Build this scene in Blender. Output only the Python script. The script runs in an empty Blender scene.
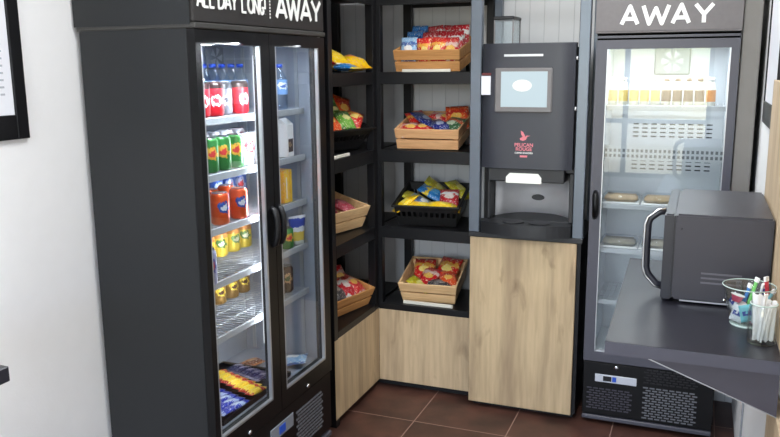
import bpy, bmesh, math, random
from mathutils import Vector, Matrix, Euler
random.seed(7)
C = bpy.context.scene.collection
PI = math.pi
scene = bpy.context.scene

# ------------------------------------------------------------------ materials
def lin(c):
    c = c / 255.0
    return c / 12.92 if c <= 0.04045 else ((c + 0.055) / 1.055) ** 2.4
def rgb(r, g, b): return (lin(r), lin(g), lin(b), 1.0)
def newmat(name):
    m = bpy.data.materials.new(name); m.use_nodes = True
    nt = m.node_tree
    return m, nt, nt.nodes, nt.links, nt.nodes['Principled BSDF']
def mat(name, col, rough=0.5, metal=0.0, var=0.06, scale=18.0, bump=0.0, bscale=200.0, spec=0.5, coat=0.0):
    m, nt, N, L, B = newmat(name)
    tc = N.new('ShaderNodeTexCoord'); nz = N.new('ShaderNodeTexNoise')
    nz.inputs['Scale'].default_value = scale; nz.inputs['Detail'].default_value = 4
    L.new(tc.outputs['Object'], nz.inputs['Vector'])
    mx = N.new('ShaderNodeMix'); mx.data_type = 'RGBA'
    mx.inputs[6].default_value = tuple(max(0, x * (1 - var)) for x in col[:3]) + (1,)
    mx.inputs[7].default_value = tuple(min(1, x * (1 + var)) for x in col[:3]) + (1,)
    L.new(nz.outputs['Fac'], mx.inputs[0]); L.new(mx.outputs[2], B.inputs['Base Color'])
    B.inputs['Roughness'].default_value = rough; B.inputs['Metallic'].default_value = metal
    B.inputs['Specular IOR Level'].default_value = spec; B.inputs['Coat Weight'].default_value = coat
    if bump > 0:
        n2 = N.new('ShaderNodeTexNoise'); n2.inputs['Scale'].default_value = bscale
        L.new(tc.outputs['Object'], n2.inputs['Vector'])
        b = N.new('ShaderNodeBump'); b.inputs['Strength'].default_value = bump; b.inputs['Distance'].default_value = 0.002
        L.new(n2.outputs['Fac'], b.inputs['Height']); L.new(b.outputs['Normal'], B.inputs['Normal'])
    return m
def glass(name, tint=(1, 1, 1), boost=1.0, rough=0.0):
    m, nt, N, L, B = newmat(name)
    N.remove(B)
    out = N['Material Output']
    fr = N.new('ShaderNodeLayerWeight'); fr.inputs['Blend'].default_value = .5
    pw = N.new('ShaderNodeMath'); pw.operation = 'POWER'; pw.inputs[1].default_value = 5; L.new(fr.outputs['Facing'], pw.inputs[0])
    mu = N.new('ShaderNodeMath'); mu.operation = 'MULTIPLY_ADD'; mu.inputs[1].default_value = .9; mu.inputs[2].default_value = .042 * boost; mu.use_clamp = True
    t = N.new('ShaderNodeBsdfTransparent'); t.inputs['Color'].default_value = tint + (1,)
    g = N.new('ShaderNodeBsdfGlossy'); g.inputs['Roughness'].default_value = rough
    mx = N.new('ShaderNodeMixShader')
    L.new(pw.outputs[0], mu.inputs[0]); L.new(mu.outputs[0], mx.inputs[0])
    L.new(t.outputs[0], mx.inputs[1]); L.new(g.outputs[0], mx.inputs[2]); L.new(mx.outputs[0], out.inputs['Surface'])
    return m
def emis(name, col, s):
    m, nt, N, L, B = newmat(name)
    B.inputs['Base Color'].default_value = tuple(c * .12 for c in col[:3]) + (1,)
    B.inputs['Emission Color'].default_value = col; B.inputs['Emission Strength'].default_value = s
    return m
def wood(name, light, dark, vertical=True, scale=1.0, rough=0.55, knots=True, off=(0, 0, 0)):
    m, nt, N, L, B = newmat(name)
    tc = N.new('ShaderNodeTexCoord'); mp = N.new('ShaderNodeMapping')
    mp.inputs['Location'].default_value = off
    s = (9 * scale, 9 * scale, .8 * scale) if vertical else (1.2 * scale, 14 * scale, 16 * scale)
    mp.inputs['Scale'].default_value = s
    L.new(tc.outputs['Object'], mp.inputs['Vector'])
    n1 = N.new('ShaderNodeTexNoise'); n1.inputs['Scale'].default_value = 1.6; n1.inputs['Detail'].default_value = 8; n1.inputs['Distortion'].default_value = .8
    n2 = N.new('ShaderNodeTexNoise'); n2.inputs['Scale'].default_value = 9; n2.inputs['Detail'].default_value = 6
    L.new(mp.outputs[0], n1.inputs['Vector']); L.new(mp.outputs[0], n2.inputs['Vector'])
    r1 = N.new('ShaderNodeValToRGB'); r1.color_ramp.elements[0].position = .3; r1.color_ramp.elements[1].position = .62
    r1.color_ramp.elements[0].color = dark; r1.color_ramp.elements[1].color = light
    L.new(n1.outputs['Fac'], r1.inputs['Fac'])
    mx = N.new('ShaderNodeMix'); mx.data_type = 'RGBA'; mx.blend_type = 'MULTIPLY'; mx.inputs[0].default_value = .3
    r2 = N.new('ShaderNodeValToRGB'); r2.color_ramp.elements[0].position = .35; r2.color_ramp.elements[0].color = (.55, .5, .45, 1)
    r2.color_ramp.elements[1].position = .6
    L.new(n2.outputs['Fac'], r2.inputs['Fac']); L.new(r1.outputs[0], mx.inputs[6]); L.new(r2.outputs[0], mx.inputs[7])
    last = mx.outputs[2]
    if knots:
        mp2 = N.new('ShaderNodeMapping'); mp2.inputs['Scale'].default_value = (10, 10, 3.0); mp2.inputs['Location'].default_value = (off[0] + .4, off[1], off[2] + .23)
        L.new(tc.outputs['Object'], mp2.inputs['Vector'])
        n3 = N.new('ShaderNodeTexNoise'); n3.inputs['Scale'].default_value = 1.1; n3.inputs['Detail'].default_value = 5; n3.inputs['Distortion'].default_value = .6
        L.new(mp2.outputs[0], n3.inputs['Vector'])
        r3 = N.new('ShaderNodeValToRGB'); r3.color_ramp.elements[0].position = .26; r3.color_ramp.elements[0].color = (.42, .36, .32, 1)
        r3.color_ramp.elements[1].position = .40; r3.color_ramp.elements[1].color = (1, 1, 1, 1)
        L.new(n3.outputs['Fac'], r3.inputs['Fac'])
        m3 = N.new('ShaderNodeMix'); m3.data_type = 'RGBA'; m3.blend_type = 'MULTIPLY'; m3.inputs[0].default_value = .75
        L.new(last, m3.inputs[6]); L.new(r3.outputs[0], m3.inputs[7]); last = m3.outputs[2]
    L.new(last, B.inputs['Base Color']); B.inputs['Roughness'].default_value = rough
    return m

M = {}
M['black'] = mat('black_powder_coat', rgb(15, 15, 18), .4, bump=.08, bscale=900, spec=.35)
M['cooler'] = mat('black_cooler_sheet', rgb(25, 28, 31), .45, var=.05, bump=.03, bscale=700)
M['coolerdoor'] = mat('black_door_frame', rgb(11, 11, 13), .36, spec=.28)
M['coolerdoor2'] = mat('charcoal_door_frame', rgb(74, 74, 84), .36)
M['sign'] = mat('dark_brown_sign_board', rgb(36, 33, 32), .5, var=.12, scale=60)
M['signlit'] = mat('sign_board_window_lit', rgb(108, 104, 105), .42, var=.1, scale=60)  # same kind of board, paler tone paints window light on its face
M['greytrim'] = mat('grey_trim', rgb(122, 119, 115), .45)
M['moulding'] = mat('charcoal_moulding', rgb(58, 57, 55), .45)
M['letter'] = mat('white_letter', rgb(238, 238, 234), .5, var=.05)
M['steel'] = mat('brushed_steel', rgb(170, 172, 175), .32, 1.0)
M['steelpost'] = mat('blue_grey_post', rgb(102, 110, 120), .30, .35)
M['silver'] = mat('silver_trim', rgb(190, 192, 195), .35, .8)
M['chrome'] = mat('chrome', rgb(215, 217, 220), .15, 1.0)
M['liner'] = mat('white_liner', rgb(158, 165, 178), .5)
M['liner2'] = mat('white_liner_bright', rgb(186, 192, 198), .5)
M['wire'] = mat('grey_wire_shelf', rgb(178, 182, 188), .4, .2)
M['pane'] = glass('clear_door_glass', (.93, .95, .96), 1.3)
M['pane2'] = glass('clear_door_glass_reflective', (.93, .95, .95), 1.1)
M['clear'] = glass('clear_plastic', (.93, .96, .97), 1.2, .05)
M['bowl'] = glass('thick_clear_glass', (.965, .985, .98), 2.4)
M['rimglass'] = mat('pale_green_glass_edge', rgb(196, 216, 208), .12, var=.1)
M['wallw'] = mat('white_wall_paint', rgb(242, 242, 242), .75, var=.02, bump=.15, bscale=120)
M['ceil'] = mat('white_ceiling_paint', rgb(225, 225, 225), .8, var=.02)
M['dark'] = mat('dark_void', rgb(18, 18, 20), .7)
M['gapshade'] = mat('painted_gap_shade', rgb(6, 6, 7), .9, spec=.1)  # near-black tone painting the shade inside a gap
M['counter'] = mat('dark_counter_laminate', rgb(38, 38, 46), .33, var=.1, scale=40)
M['bracket'] = mat('dark_bracket_laminate', rgb(62, 60, 70), .4)
M['counteredge'] = mat('dark_counter_edge', rgb(72, 72, 84), .4)
M['mw'] = mat('microwave_sheet', rgb(58, 57, 65), .36, .15)
M['ventline'] = mat('vent_line', rgb(98, 97, 106), .4)
M['mwdark'] = mat('microwave_dark', rgb(36, 37, 46), .3)
M['white'] = mat('white_plastic', rgb(240, 240, 240), .45, var=.02)
M['paper'] = mat('white_paper', rgb(232, 234, 240), .7, var=.02)
M['print'] = mat('grey_print', rgb(178, 182, 190), .8)
M['beige'] = wood('beige_board', rgb(214, 192, 160), rgb(190, 165, 132), True, 1, .6, False)
M['oak'] = wood('light_oak_panel', rgb(206, 182, 146), rgb(172, 150, 120), scale=.7)
M['oak2'] = wood('light_oak_panel_shifted', rgb(206, 182, 144), rgb(172, 149, 118), scale=.7, off=(3.1, 2.2, 1.7))
M['oakedge'] = wood('oak_edge', rgb(228, 200, 152), rgb(206, 174, 128), knots=False)
M['crate'] = wood('pale_crate_wood', rgb(240, 190, 138), rgb(218, 160, 108), False, 1.2, .6, False)
M['crate2'] = wood('honey_crate_wood', rgb(216, 160, 98), rgb(190, 130, 72), False, 1.2, .6, False)
M['crateB'] = wood('cream_crate_wood', rgb(244, 206, 154), rgb(224, 180, 128), False, 1.2, .6, False)
M['basket'] = mat('black_plastic_basket', rgb(16, 16, 17), .5)
M['machine'] = mat('machine_black', rgb(50, 52, 60), .38)
M['machined'] = mat('machine_dark', rgb(34, 35, 38), .4)
M['machineg'] = mat('machine_recess_lit', rgb(205, 204, 207), .4)  # recess colour raised to stand in for window light falling in
M['bezel'] = mat('screen_bezel', rgb(116, 113, 113), .4)
M['screen'] = emis('lit_screen', rgb(206, 226, 234), .62)
M['screenicon'] = emis('lit_screen_icon', rgb(250, 250, 246), .75)
M['spoutglow'] = emis('glowing_white_spout', rgb(245, 250, 242), .8)  # white outlet given its own emission
M['pink'] = mat('pink_print', rgb(226, 128, 138), .5)
M['led'] = emis('led_strip', (.93, .96, 1, 1), .8)
M['redcard'] = mat('dark_red_plastic', rgb(96, 34, 36), .5)
M['label'] = mat('cream_price_strip', rgb(226, 222, 208), .6)
M['ctrl'] = mat('controller_plate', rgb(196, 200, 210), .35)
M['ctrlblue'] = mat('controller_display', rgb(40, 84, 190), .3)
M['ctrldark'] = mat('controller_black', rgb(20, 20, 24), .3)
M['grille'] = mat('grille_grey', rgb(112, 114, 120), .45, .2)
M['fan'] = mat('fan_grey', rgb(128, 134, 142), .45)
M['cable'] = mat('grey_cable', rgb(150, 154, 160), .6)

def wallpanel():
    m, nt, N, L, B = newmat('grey_wall_panelling')
    tc = N.new('ShaderNodeTexCoord'); sp = N.new('ShaderNodeSeparateXYZ'); L.new(tc.outputs['Object'], sp.inputs[0])
    d = N.new('ShaderNodeMath'); d.operation = 'DIVIDE'; d.inputs[1].default_value = .075; L.new(sp.outputs['X'], d.inputs[0])
    f = N.new('ShaderNodeMath'); f.operation = 'FRACT'; L.new(d.outputs[0], f.inputs[0])
    r = N.new('ShaderNodeValToRGB'); e = r.color_ramp.elements
    e[0].position = 0; e[0].color = (0, 0, 0, 1); e[1].position = .06; e[1].color = (1, 1, 1, 1)
    L.new(f.outputs[0], r.inputs['Fac'])
    mx = N.new('ShaderNodeMix'); mx.data_type = 'RGBA'
    mx.inputs[6].default_value = rgb(176, 178, 180); mx.inputs[7].default_value = rgb(205, 206, 207)
    L.new(r.outputs[0], mx.inputs[0]); L.new(mx.outputs[2], B.inputs['Base Color'])
    b = N.new('ShaderNodeBump'); b.inputs['Strength'].default_value = .35; b.inputs['Distance'].default_value = .004
    L.new(r.outputs[0], b.inputs['Height']); L.new(b.outputs[0], B.inputs['Normal'])
    B.inputs['Roughness'].default_value = .38
    return m
M['wallpanel'] = wallpanel()
def tiles():
    m, nt, N, L, B = newmat('brown_floor_tiles')
    T, TX, TY, G = .4524, .3182, -.3413, .0045
    tc = N.new('ShaderNodeTexCoord'); sp = N.new('ShaderNodeSeparateXYZ'); L.new(tc.outputs['Object'], sp.inputs[0])
    outs = []; cells = []
    for ax, o in (('X', TX), ('Y', TY)):
        s = N.new('ShaderNodeMath'); s.operation = 'SUBTRACT'; s.inputs[1].default_value = o - 20 * T; L.new(sp.outputs[ax], s.inputs[0])
        d = N.new('ShaderNodeMath'); d.operation = 'DIVIDE'; d.inputs[1].default_value = T; L.new(s.outputs[0], d.inputs[0])
        f = N.new('ShaderNodeMath'); f.operation = 'FRACT'; L.new(d.outputs[0], f.inputs[0])
        fl = N.new('ShaderNodeMath'); fl.operation = 'FLOOR'; L.new(d.outputs[0], fl.inputs[0]); cells.append(fl)
        p = N.new('ShaderNodeMath'); p.operation = 'PINGPONG'; p.inputs[1].default_value = .5; L.new(f.outputs[0], p.inputs[0])
        outs.append(p)
    mn = N.new('ShaderNodeMath'); mn.operation = 'MINIMUM'; L.new(outs[0].outputs[0], mn.inputs[0]); L.new(outs[1].outputs[0], mn.inputs[1])
    gt = N.new('ShaderNodeMapRange'); gt.inputs[1].default_value = G / 2 / T * .8; gt.inputs[2].default_value = G / 2 / T * 1.4
    L.new(mn.outputs[0], gt.inputs[0])
    cv = N.new('ShaderNodeCombineXYZ'); L.new(cells[0].outputs[0], cv.inputs[0]); L.new(cells[1].outputs[0], cv.inputs[1])
    wn = N.new('ShaderNodeTexWhiteNoise'); L.new(cv.outputs[0], wn.inputs['Vector'])
    nz = N.new('ShaderNodeTexNoise'); nz.inputs['Scale'].default_value = 5; nz.inputs['Detail'].default_value = 7
    L.new(tc.outputs['Object'], nz.inputs['Vector'])
    r = N.new('ShaderNodeValToRGB'); e = r.color_ramp.elements
    e[0].position = .3; e[0].color = rgb(48, 31, 27); e[1].position = .72; e[1].color = rgb(92, 60, 50)
    L.new(nz.outputs['Fac'], r.inputs['Fac'])
    hv = N.new('ShaderNodeHueSaturation'); L.new(r.outputs[0], hv.inputs['Color'])
    mr = N.new('ShaderNodeMapRange'); mr.inputs[3].default_value = .85; mr.inputs[4].default_value = 1.15
    L.new(wn.outputs['Value'], mr.inputs[0]); L.new(mr.outputs[0], hv.inputs['Value'])
    mx = N.new('ShaderNodeMix'); mx.data_type = 'RGBA'; mx.inputs[6].default_value = rgb(150, 120, 108)
    L.new(gt.outputs[0], mx.inputs[0]); L.new(hv.outputs[0], mx.inputs[7]); L.new(mx.outputs[2], B.inputs['Base Color'])
    b = N.new('ShaderNodeBump'); b.inputs['Strength'].default_value = .3; b.inputs['Distance'].default_value = .003
    L.new(gt.outputs[0], b.inputs['Height']); L.new(b.outputs[0], B.inputs['Normal'])
    B.inputs['Roughness'].default_value = .42
    return m
M['tiles'] = tiles()

# wrapper films: bands along the bag, a logo blob, crumpled sheen
def wrapper(name, base, second, logo, band=.26, metal=.0, nscale=6.0, blob=True):
    m, nt, N, L, B = newmat(name)
    tc = N.new('ShaderNodeTexCoord'); sp = N.new('ShaderNodeSeparateXYZ'); L.new(tc.outputs['Generated'], sp.inputs[0])
    oi = N.new('ShaderNodeObjectInfo')
    nz = N.new('ShaderNodeTexNoise'); nz.noise_dimensions = '4D'; nz.inputs['Scale'].default_value = nscale; nz.inputs['Detail'].default_value = 3
    mw = N.new('ShaderNodeMath'); mw.operation = 'MULTIPLY'; mw.inputs[1].default_value = 37; L.new(oi.outputs['Random'], mw.inputs[0])
    L.new(tc.outputs['Generated'], nz.inputs['Vector']); L.new(mw.outputs[0], nz.inputs['W'])
    a = N.new('ShaderNodeMath'); a.operation = 'MULTIPLY_ADD'; a.inputs[1].default_value = .45; L.new(nz.outputs['Fac'], a.inputs[0]); L.new(sp.outputs['Y'], a.inputs[2])
    r = N.new('ShaderNodeValToRGB'); r.color_ramp.interpolation = 'CONSTANT'; e = r.color_ramp.elements
    e[0].position = 0; e[0].color = second; e[1].position = .2 + band * .4; e[1].color = base
    e2 = e.new(.95 - band * .4); e2.color = second
    e3 = e.new(1.0); e3.color = base
    L.new(a.outputs[0], r.inputs['Fac'])
    last = r.outputs[0]
    if blob:
        v = N.new('ShaderNodeVectorMath'); v.operation = 'SUBTRACT'; v.inputs[1].default_value = (.5, .52, .5); L.new(tc.outputs['Generated'], v.inputs[0])
        v2 = N.new('ShaderNodeVectorMath'); v2.operation = 'MULTIPLY'; v2.inputs[1].default_value = (1.0, 1.9, 0.0); L.new(v.outputs[0], v2.inputs[0])
        ln = N.new('ShaderNodeVectorMath'); ln.operation = 'LENGTH'; L.new(v2.outputs[0], ln.inputs[0])
        ad = N.new('ShaderNodeMath'); ad.operation = 'MULTIPLY_ADD'; ad.inputs[1].default_value = .3; L.new(nz.outputs['Fac'], ad.inputs[0]); L.new(ln.outputs['Value'], ad.inputs[2])
        lt = N.new('ShaderNodeMath'); lt.operation = 'LESS_THAN'; lt.inputs[1].default_value = .40; L.new(ad.outputs[0], lt.inputs[0])
        mx = N.new('ShaderNodeMix'); mx.data_type = 'RGBA'; mx.inputs[7].default_value = logo
        L.new(lt.outputs[0], mx.inputs[0]); L.new(last, mx.inputs[6]); last = mx.outputs[2]
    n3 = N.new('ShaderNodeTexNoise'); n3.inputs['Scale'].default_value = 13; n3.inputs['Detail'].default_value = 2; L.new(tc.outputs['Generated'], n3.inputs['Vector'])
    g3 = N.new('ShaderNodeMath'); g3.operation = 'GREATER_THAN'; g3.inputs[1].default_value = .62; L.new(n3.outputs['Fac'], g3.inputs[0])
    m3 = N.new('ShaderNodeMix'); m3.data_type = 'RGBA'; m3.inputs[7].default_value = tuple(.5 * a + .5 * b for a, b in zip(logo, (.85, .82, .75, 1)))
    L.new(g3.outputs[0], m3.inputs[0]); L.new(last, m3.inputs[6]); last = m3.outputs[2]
    L.new(last, B.inputs['Base Color'])
    n2 = N.new('ShaderNodeTexNoise'); n2.inputs['Scale'].default_value = 7; n2.inputs['Detail'].default_value = 2; L.new(tc.outputs['Generated'], n2.inputs['Vector'])
    b = N.new('ShaderNodeBump'); b.inputs['Strength'].default_value = .5; b.inputs['Distance'].default_value = .01
    L.new(n2.outputs['Fac'], b.inputs['Height']); L.new(b.outputs[0], B.inputs['Normal'])
    B.inputs['Roughness'].default_value = .28; B.inputs['Metallic'].default_value = metal
    return m
WHT = rgb(238, 236, 232)
W = {
 'blue': wrapper('blue_wrapper', rgb(60, 130, 200), rgb(40, 80, 150), WHT),
 'paleblue': wrapper('pale_blue_wrapper', rgb(150, 190, 225), rgb(80, 110, 170), WHT),
 'red': wrapper('red_wrapper', rgb(205, 30, 40), rgb(225, 190, 180), rgb(240, 190, 90)),
 'redwhite': wrapper('red_white_wrapper', rgb(200, 40, 50), WHT, rgb(240, 225, 215)),
 'redgold': wrapper('red_gold_wrapper', rgb(212, 40, 36), rgb(235, 170, 70), rgb(245, 215, 120)),
 'orange': wrapper('orange_wrapper', rgb(235, 90, 40), rgb(200, 50, 40), rgb(245, 190, 90)),
 'green': wrapper('green_wrapper', rgb(120, 180, 70), rgb(70, 120, 60), rgb(240, 230, 150)),
 'darkgreen': wrapper('dark_green_wrapper', rgb(60, 100, 64), rgb(200, 90, 50), rgb(200, 210, 180)),
 'navy': wrapper('navy_wrapper', rgb(34, 46, 120), rgb(60, 70, 110), rgb(170, 180, 205)),
 'yellow': wrapper('yellow_wrapper', rgb(248, 210, 24), rgb(246, 196, 12), rgb(250, 225, 90)),
 'yellowlogo': wrapper('yellow_logo_wrapper', rgb(248, 200, 20), rgb(240, 180, 10), rgb(235, 120, 90)),
 'olive': wrapper('lime_yellow_wrapper', rgb(214, 206, 40), rgb(190, 170, 40), rgb(235, 225, 120)),
 'tealblue': wrapper('teal_blue_wrapper', rgb(36, 120, 190), rgb(230, 200, 40), rgb(80, 160, 215)),
 'pink': wrapper('dusky_pink_wrapper', rgb(196, 74, 92), rgb(130, 40, 60), rgb(215, 120, 130)),
 'darkred': wrapper('dark_red_wrapper', rgb(130, 26, 36), rgb(70, 30, 36), rgb(190, 160, 155)),
 'grey': wrapper('charcoal_wrapper', rgb(70, 66, 68), rgb(110, 104, 102), rgb(170, 160, 150)),
 'barred': wrapper('yellow_bar_wrapper', rgb(245, 205, 50), rgb(200, 40, 40), rgb(245, 215, 90), .32, blob=False),
 'barblue': wrapper('blue_bar_wrapper', rgb(40, 60, 190), rgb(190, 205, 240), rgb(220, 230, 250), .3),
 'bardark': wrapper('dark_blue_bar_wrapper', rgb(46, 44, 84), rgb(120, 110, 130), rgb(150, 140, 160), .3),
 'barbrown': wrapper('brown_bar_wrapper', rgb(120, 66, 46), rgb(190, 120, 70), rgb(200, 150, 110), .3),
}
# drink labels: patch on a coloured cylinder
def drink(name, base, patch, patch2=None, zr=(.35, .8), metal=.25, rim=None):
    m, nt, N, L, B = newmat(name)
    tc = N.new('ShaderNodeTexCoord'); sp = N.new('ShaderNodeSeparateXYZ'); L.new(tc.outputs['Generated'], sp.inputs[0])
    nz = N.new('ShaderNodeTexNoise'); nz.inputs['Scale'].default_value = 7; L.new(tc.outputs['Generated'], nz.inputs['Vector'])
    v = N.new('ShaderNodeVectorMath'); v.operation = 'SUBTRACT'; v.inputs[1].default_value = (.95, .25, (zr[0] + zr[1]) / 2); L.new(tc.outputs['Generated'], v.inputs[0])
    v2 = N.new('ShaderNodeVectorMath'); v2.operation = 'MULTIPLY'; v2.inputs[1].default_value = (1.0, 1.0, .9 / (zr[1] - zr[0])); L.new(v.outputs[0], v2.inputs[0])
    ln = N.new('ShaderNodeVectorMath'); ln.operation = 'LENGTH'; L.new(v2.outputs[0], ln.inputs[0])
    ad = N.new('ShaderNodeMath'); ad.operation = 'MULTIPLY_ADD'; ad.inputs[1].default_value = .75; L.new(nz.outputs['Fac'], ad.inputs[0]); L.new(ln.outputs['Value'], ad.inputs[2])
    r = N.new('ShaderNodeValToRGB'); r.color_ramp.interpolation = 'CONSTANT'; e = r.color_ramp.elements
    e[0].position = 0; e[0].color = patch2 or patch; e[1].position = .52; e[1].color = patch
    e3 = e.new(.72); e3.color = base
    L.new(ad.outputs[0], r.inputs['Fac']); last = r.outputs[0]
    if rim:
        g = N.new('ShaderNodeMath'); g.operation = 'GREATER_THAN'; g.inputs[1].default_value = .80; L.new(sp.outputs['Z'], g.inputs[0])
        mx = N.new('ShaderNodeMix'); mx.data_type = 'RGBA'; mx.inputs[7].default_value = rim
        L.new(g.outputs[0], mx.inputs[0]); L.new(last, mx.inputs[6]); last = mx.outputs[2]
    L.new(last, B.inputs['Base Color']); B.inputs['Roughness'].default_value = .3; B.inputs['Metallic'].default_value = metal
    return m
D = {
 'cola': mat('dark_cola', rgb(34, 16, 14), .15),
 'colalabel': drink('red_cola_label', rgb(205, 24, 38), rgb(240, 225, 225), rgb(205, 24, 38), (.35, .75), 0),
 'greylabel': drink('grey_cola_label', rgb(120, 120, 128), rgb(220, 220, 224), rgb(60, 60, 66), (.35, .75), 0),
 'water': glass('blue_tinted_bottle', (.84, .92, 1.0), 2.0, .05),
 'waterlabel': drink('blue_water_label', rgb(120, 165, 225), rgb(240, 244, 250), rgb(70, 110, 190), (.3, .9), 0),
 'bluecap': mat('blue_cap', rgb(40, 80, 200), .4),
 'redcap': mat('red_cap', rgb(200, 30, 36), .4),
 'green': drink('green_can', rgb(52, 128, 60), rgb(225, 170, 60), rgb(210, 60, 60)),
 'silver': drink('silver_can', rgb(196, 198, 206), rgb(220, 60, 66), rgb(240, 240, 244)),
 'orange': drink('orange_can', rgb(226, 84, 24), rgb(40, 80, 170), rgb(235, 240, 245)),
 'bluecan': drink('blue_can', rgb(60, 96, 180), rgb(190, 205, 235), rgb(220, 60, 60)),
 'yellow': drink('yellow_can', rgb(238, 206, 70), rgb(90, 140, 80), rgb(240, 236, 210), rim=rgb(226, 150, 80)),
 'gold': drink('gold_brown_can', rgb(150, 110, 48), rgb(240, 205, 70), rgb(90, 50, 34)),
 'dark': drink('dark_can', rgb(66, 44, 40), rgb(190, 150, 110), rgb(70, 90, 50)),
 'colacan': drink('red_cola_can', rgb(200, 24, 38), rgb(240, 225, 225), rgb(215, 60, 70), (.25, .65), .1, rgb(40, 22, 22)),
 'greycan': drink('grey_cola_can', rgb(120, 120, 130), rgb(215, 215, 222), rgb(80, 80, 90), (.25, .65), .1, rgb(60, 60, 66)),
 'lid': mat('can_lid', rgb(200, 202, 206), .25, .9),
 'slim': drink('slim_blue_silver_can', rgb(160, 165, 205), rgb(60, 70, 160), rgb(200, 60, 70)),
 'milk': mat('milk_bottle', rgb(238, 236, 226), .4),
 'milkyellow': mat('pale_yellow_label', rgb(226, 200, 120), .5),
 'milkorange': mat('pale_orange_label', rgb(228, 160, 100), .5),
 'milkgrey': mat('grey_milk_cap', rgb(120, 96, 90), .5),
 'sand': mat('bread_filling', rgb(206, 176, 140), .7, var=.25, scale=40),
 'salad': mat('salad_filling', rgb(150, 140, 120), .7, var=.4, scale=50),
}

# ------------------------------------------------------------------ mesh helpers
def box(bm, x0, x1, y0, y1, z0, z1, bev=0.0, seg=1):
    r = bmesh.ops.create_cube(bm, size=1.0)
    vs = r['verts']
    for v in vs:
        v.co = Vector(((x0 + x1) / 2 + v.co.x * (x1 - x0), (y0 + y1) / 2 + v.co.y * (y1 - y0), (z0 + z1) / 2 + v.co.z * (z1 - z0)))
    if bev > 0:
        es = list({e for v in vs for e in v.link_edges})
        bmesh.ops.bevel(bm, geom=es, offset=bev, segments=seg, affect='EDGES', clamp_overlap=True)
def BX(*boxes, bev=0.0, seg=1):
    bm = bmesh.new()
    for b in boxes: box(bm, *b, bev=bev, seg=seg)
    return bm
def prism(bm, pts, vec):
    a = [bm.verts.new(p) for p in pts]
    vec = Vector(vec)
    b = [bm.verts.new(Vector(p) + vec) for p in pts]
    n = len(pts)
    bm.faces.new(a); bm.faces.new(b[::-1])
    for i in range(n): bm.faces.new((a[i], b[i], b[(i + 1) % n], a[(i + 1) % n]))
    bmesh.ops.recalc_face_normals(bm, faces=bm.faces[:])
def tube(bm, pts, r, n=8, cap=True):
    pts = [Vector(p) for p in pts]; rings = []
    up = None
    for i, p in enumerate(pts):
        d = (pts[min(i + 1, len(pts) - 1)] - pts[max(i - 1, 0)]).normalized()
        if up is None: up = Vector((0, 0, 1)) if abs(d.z) < .9 else Vector((1, 0, 0))
        s = d.cross(up).normalized(); up = s.cross(d).normalized()
        rr = r[i] if isinstance(r, (list, tuple)) else r
        rings.append([bm.verts.new(p + (s * math.cos(2 * PI * k / n) + up * math.sin(2 * PI * k / n)) * rr) for k in range(n)])
    for a, b in zip(rings, rings[1:]):
        for k in range(n): bm.faces.new((a[k], a[(k + 1) % n], b[(k + 1) % n], b[k]))
    if cap: bm.faces.new(rings[0][::-1]); bm.faces.new(rings[-1])
    bmesh.ops.recalc_face_normals(bm, faces=bm.faces[:])
def lathe(bm, prof, n=20, c=(0, 0, 0), caps=True):
    rings = []
    for r, z in prof:
        rings.append([bm.verts.new((c[0] + r * math.cos(2 * PI * k / n), c[1] + r * math.sin(2 * PI * k / n), c[2] + z)) for k in range(n)])
    for a, b in zip(rings, rings[1:]):
        for k in range(n): bm.faces.new((a[k], a[(k + 1) % n], b[(k + 1) % n], b[k]))
    if caps: bm.faces.new(rings[0][::-1]); bm.faces.new(rings[-1])
    bmesh.ops.recalc_face_normals(bm, faces=bm.faces[:])
def cyl(bm, p, axis, r, h, n=16):
    p = Vector(p); a = Vector(axis).normalized()
    tube(bm, [p, p + a * h], r, n)
def obj(name, bm, m, parent=None, smooth=False, label=None, off=None):
    """link a bmesh (world or parent space) as one mesh object"""
    if off is not None: bmesh.ops.translate(bm, verts=bm.verts[:], vec=-Vector(off))
    me = bpy.data.meshes.new(name); bm.to_mesh(me); bm.free()
    me.materials.append(m)
    if smooth:
        for p in me.polygons: p.use_smooth = True
    o = bpy.data.objects.new(name, me); C.objects.link(o)
    if parent is not None: o.parent = parent
    if label: o['label'] = label
    return o
def tag(o, label, cat, group=None):
    o['label'] = label; o['category'] = cat
    if group: o['group'] = group
    return o
class Thing:
    """an Empty at the thing's base; parts are given in world space (or local when local=True)"""
    def __init__(s, name, label, cat, loc=(0, 0, 0), rot=(0, 0, 0), group=None, local=False):
        s.o = bpy.data.objects.new(name, None); C.objects.link(s.o); s.o.empty_display_size = .05
        s.o.location = loc; s.o.rotation_euler = rot; tag(s.o, label, cat, group)
        s.off = None if local else Vector(loc)
    def part(s, name, bm, m, parent=None, smooth=False, label=None):
        return obj(name, bm, m, parent or s.o, smooth, label, s.off)
def solo(name, bm, m, label, cat, base=None, group=None, smooth=False):
    o = obj(name, bm, m, None, smooth, None, base)
    if base is not None: o.location = base
    return tag(o, label, cat, group)
def struct(name, bm, m):
    o = obj(name, bm, m); o['kind'] = 'structure'; return o
def dup(root, loc=None, rot=None, label=None, group=None):
    r = root.copy(); C.objects.link(r)
    if loc is not None: r.location = loc
    if rot is not None: r.rotation_euler = rot
    if label: r['label'] = label
    if group: r['group'] = group
    for ch in list(root.children):
        c = ch.copy(); C.objects.link(c); c.parent = r
        for g in list(ch.children):
            d = g.copy(); C.objects.link(d); d.parent = c
    return r
ORD = ['leftmost', 'second from left', 'third from left', 'fourth from left', 'fifth from left', 'sixth from left', 'seventh from left', 'eighth from left', 'ninth from left', 'tenth from left', 'eleventh from left', 'twelfth from left', 'thirteenth from left', 'fourteenth from left']

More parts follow.
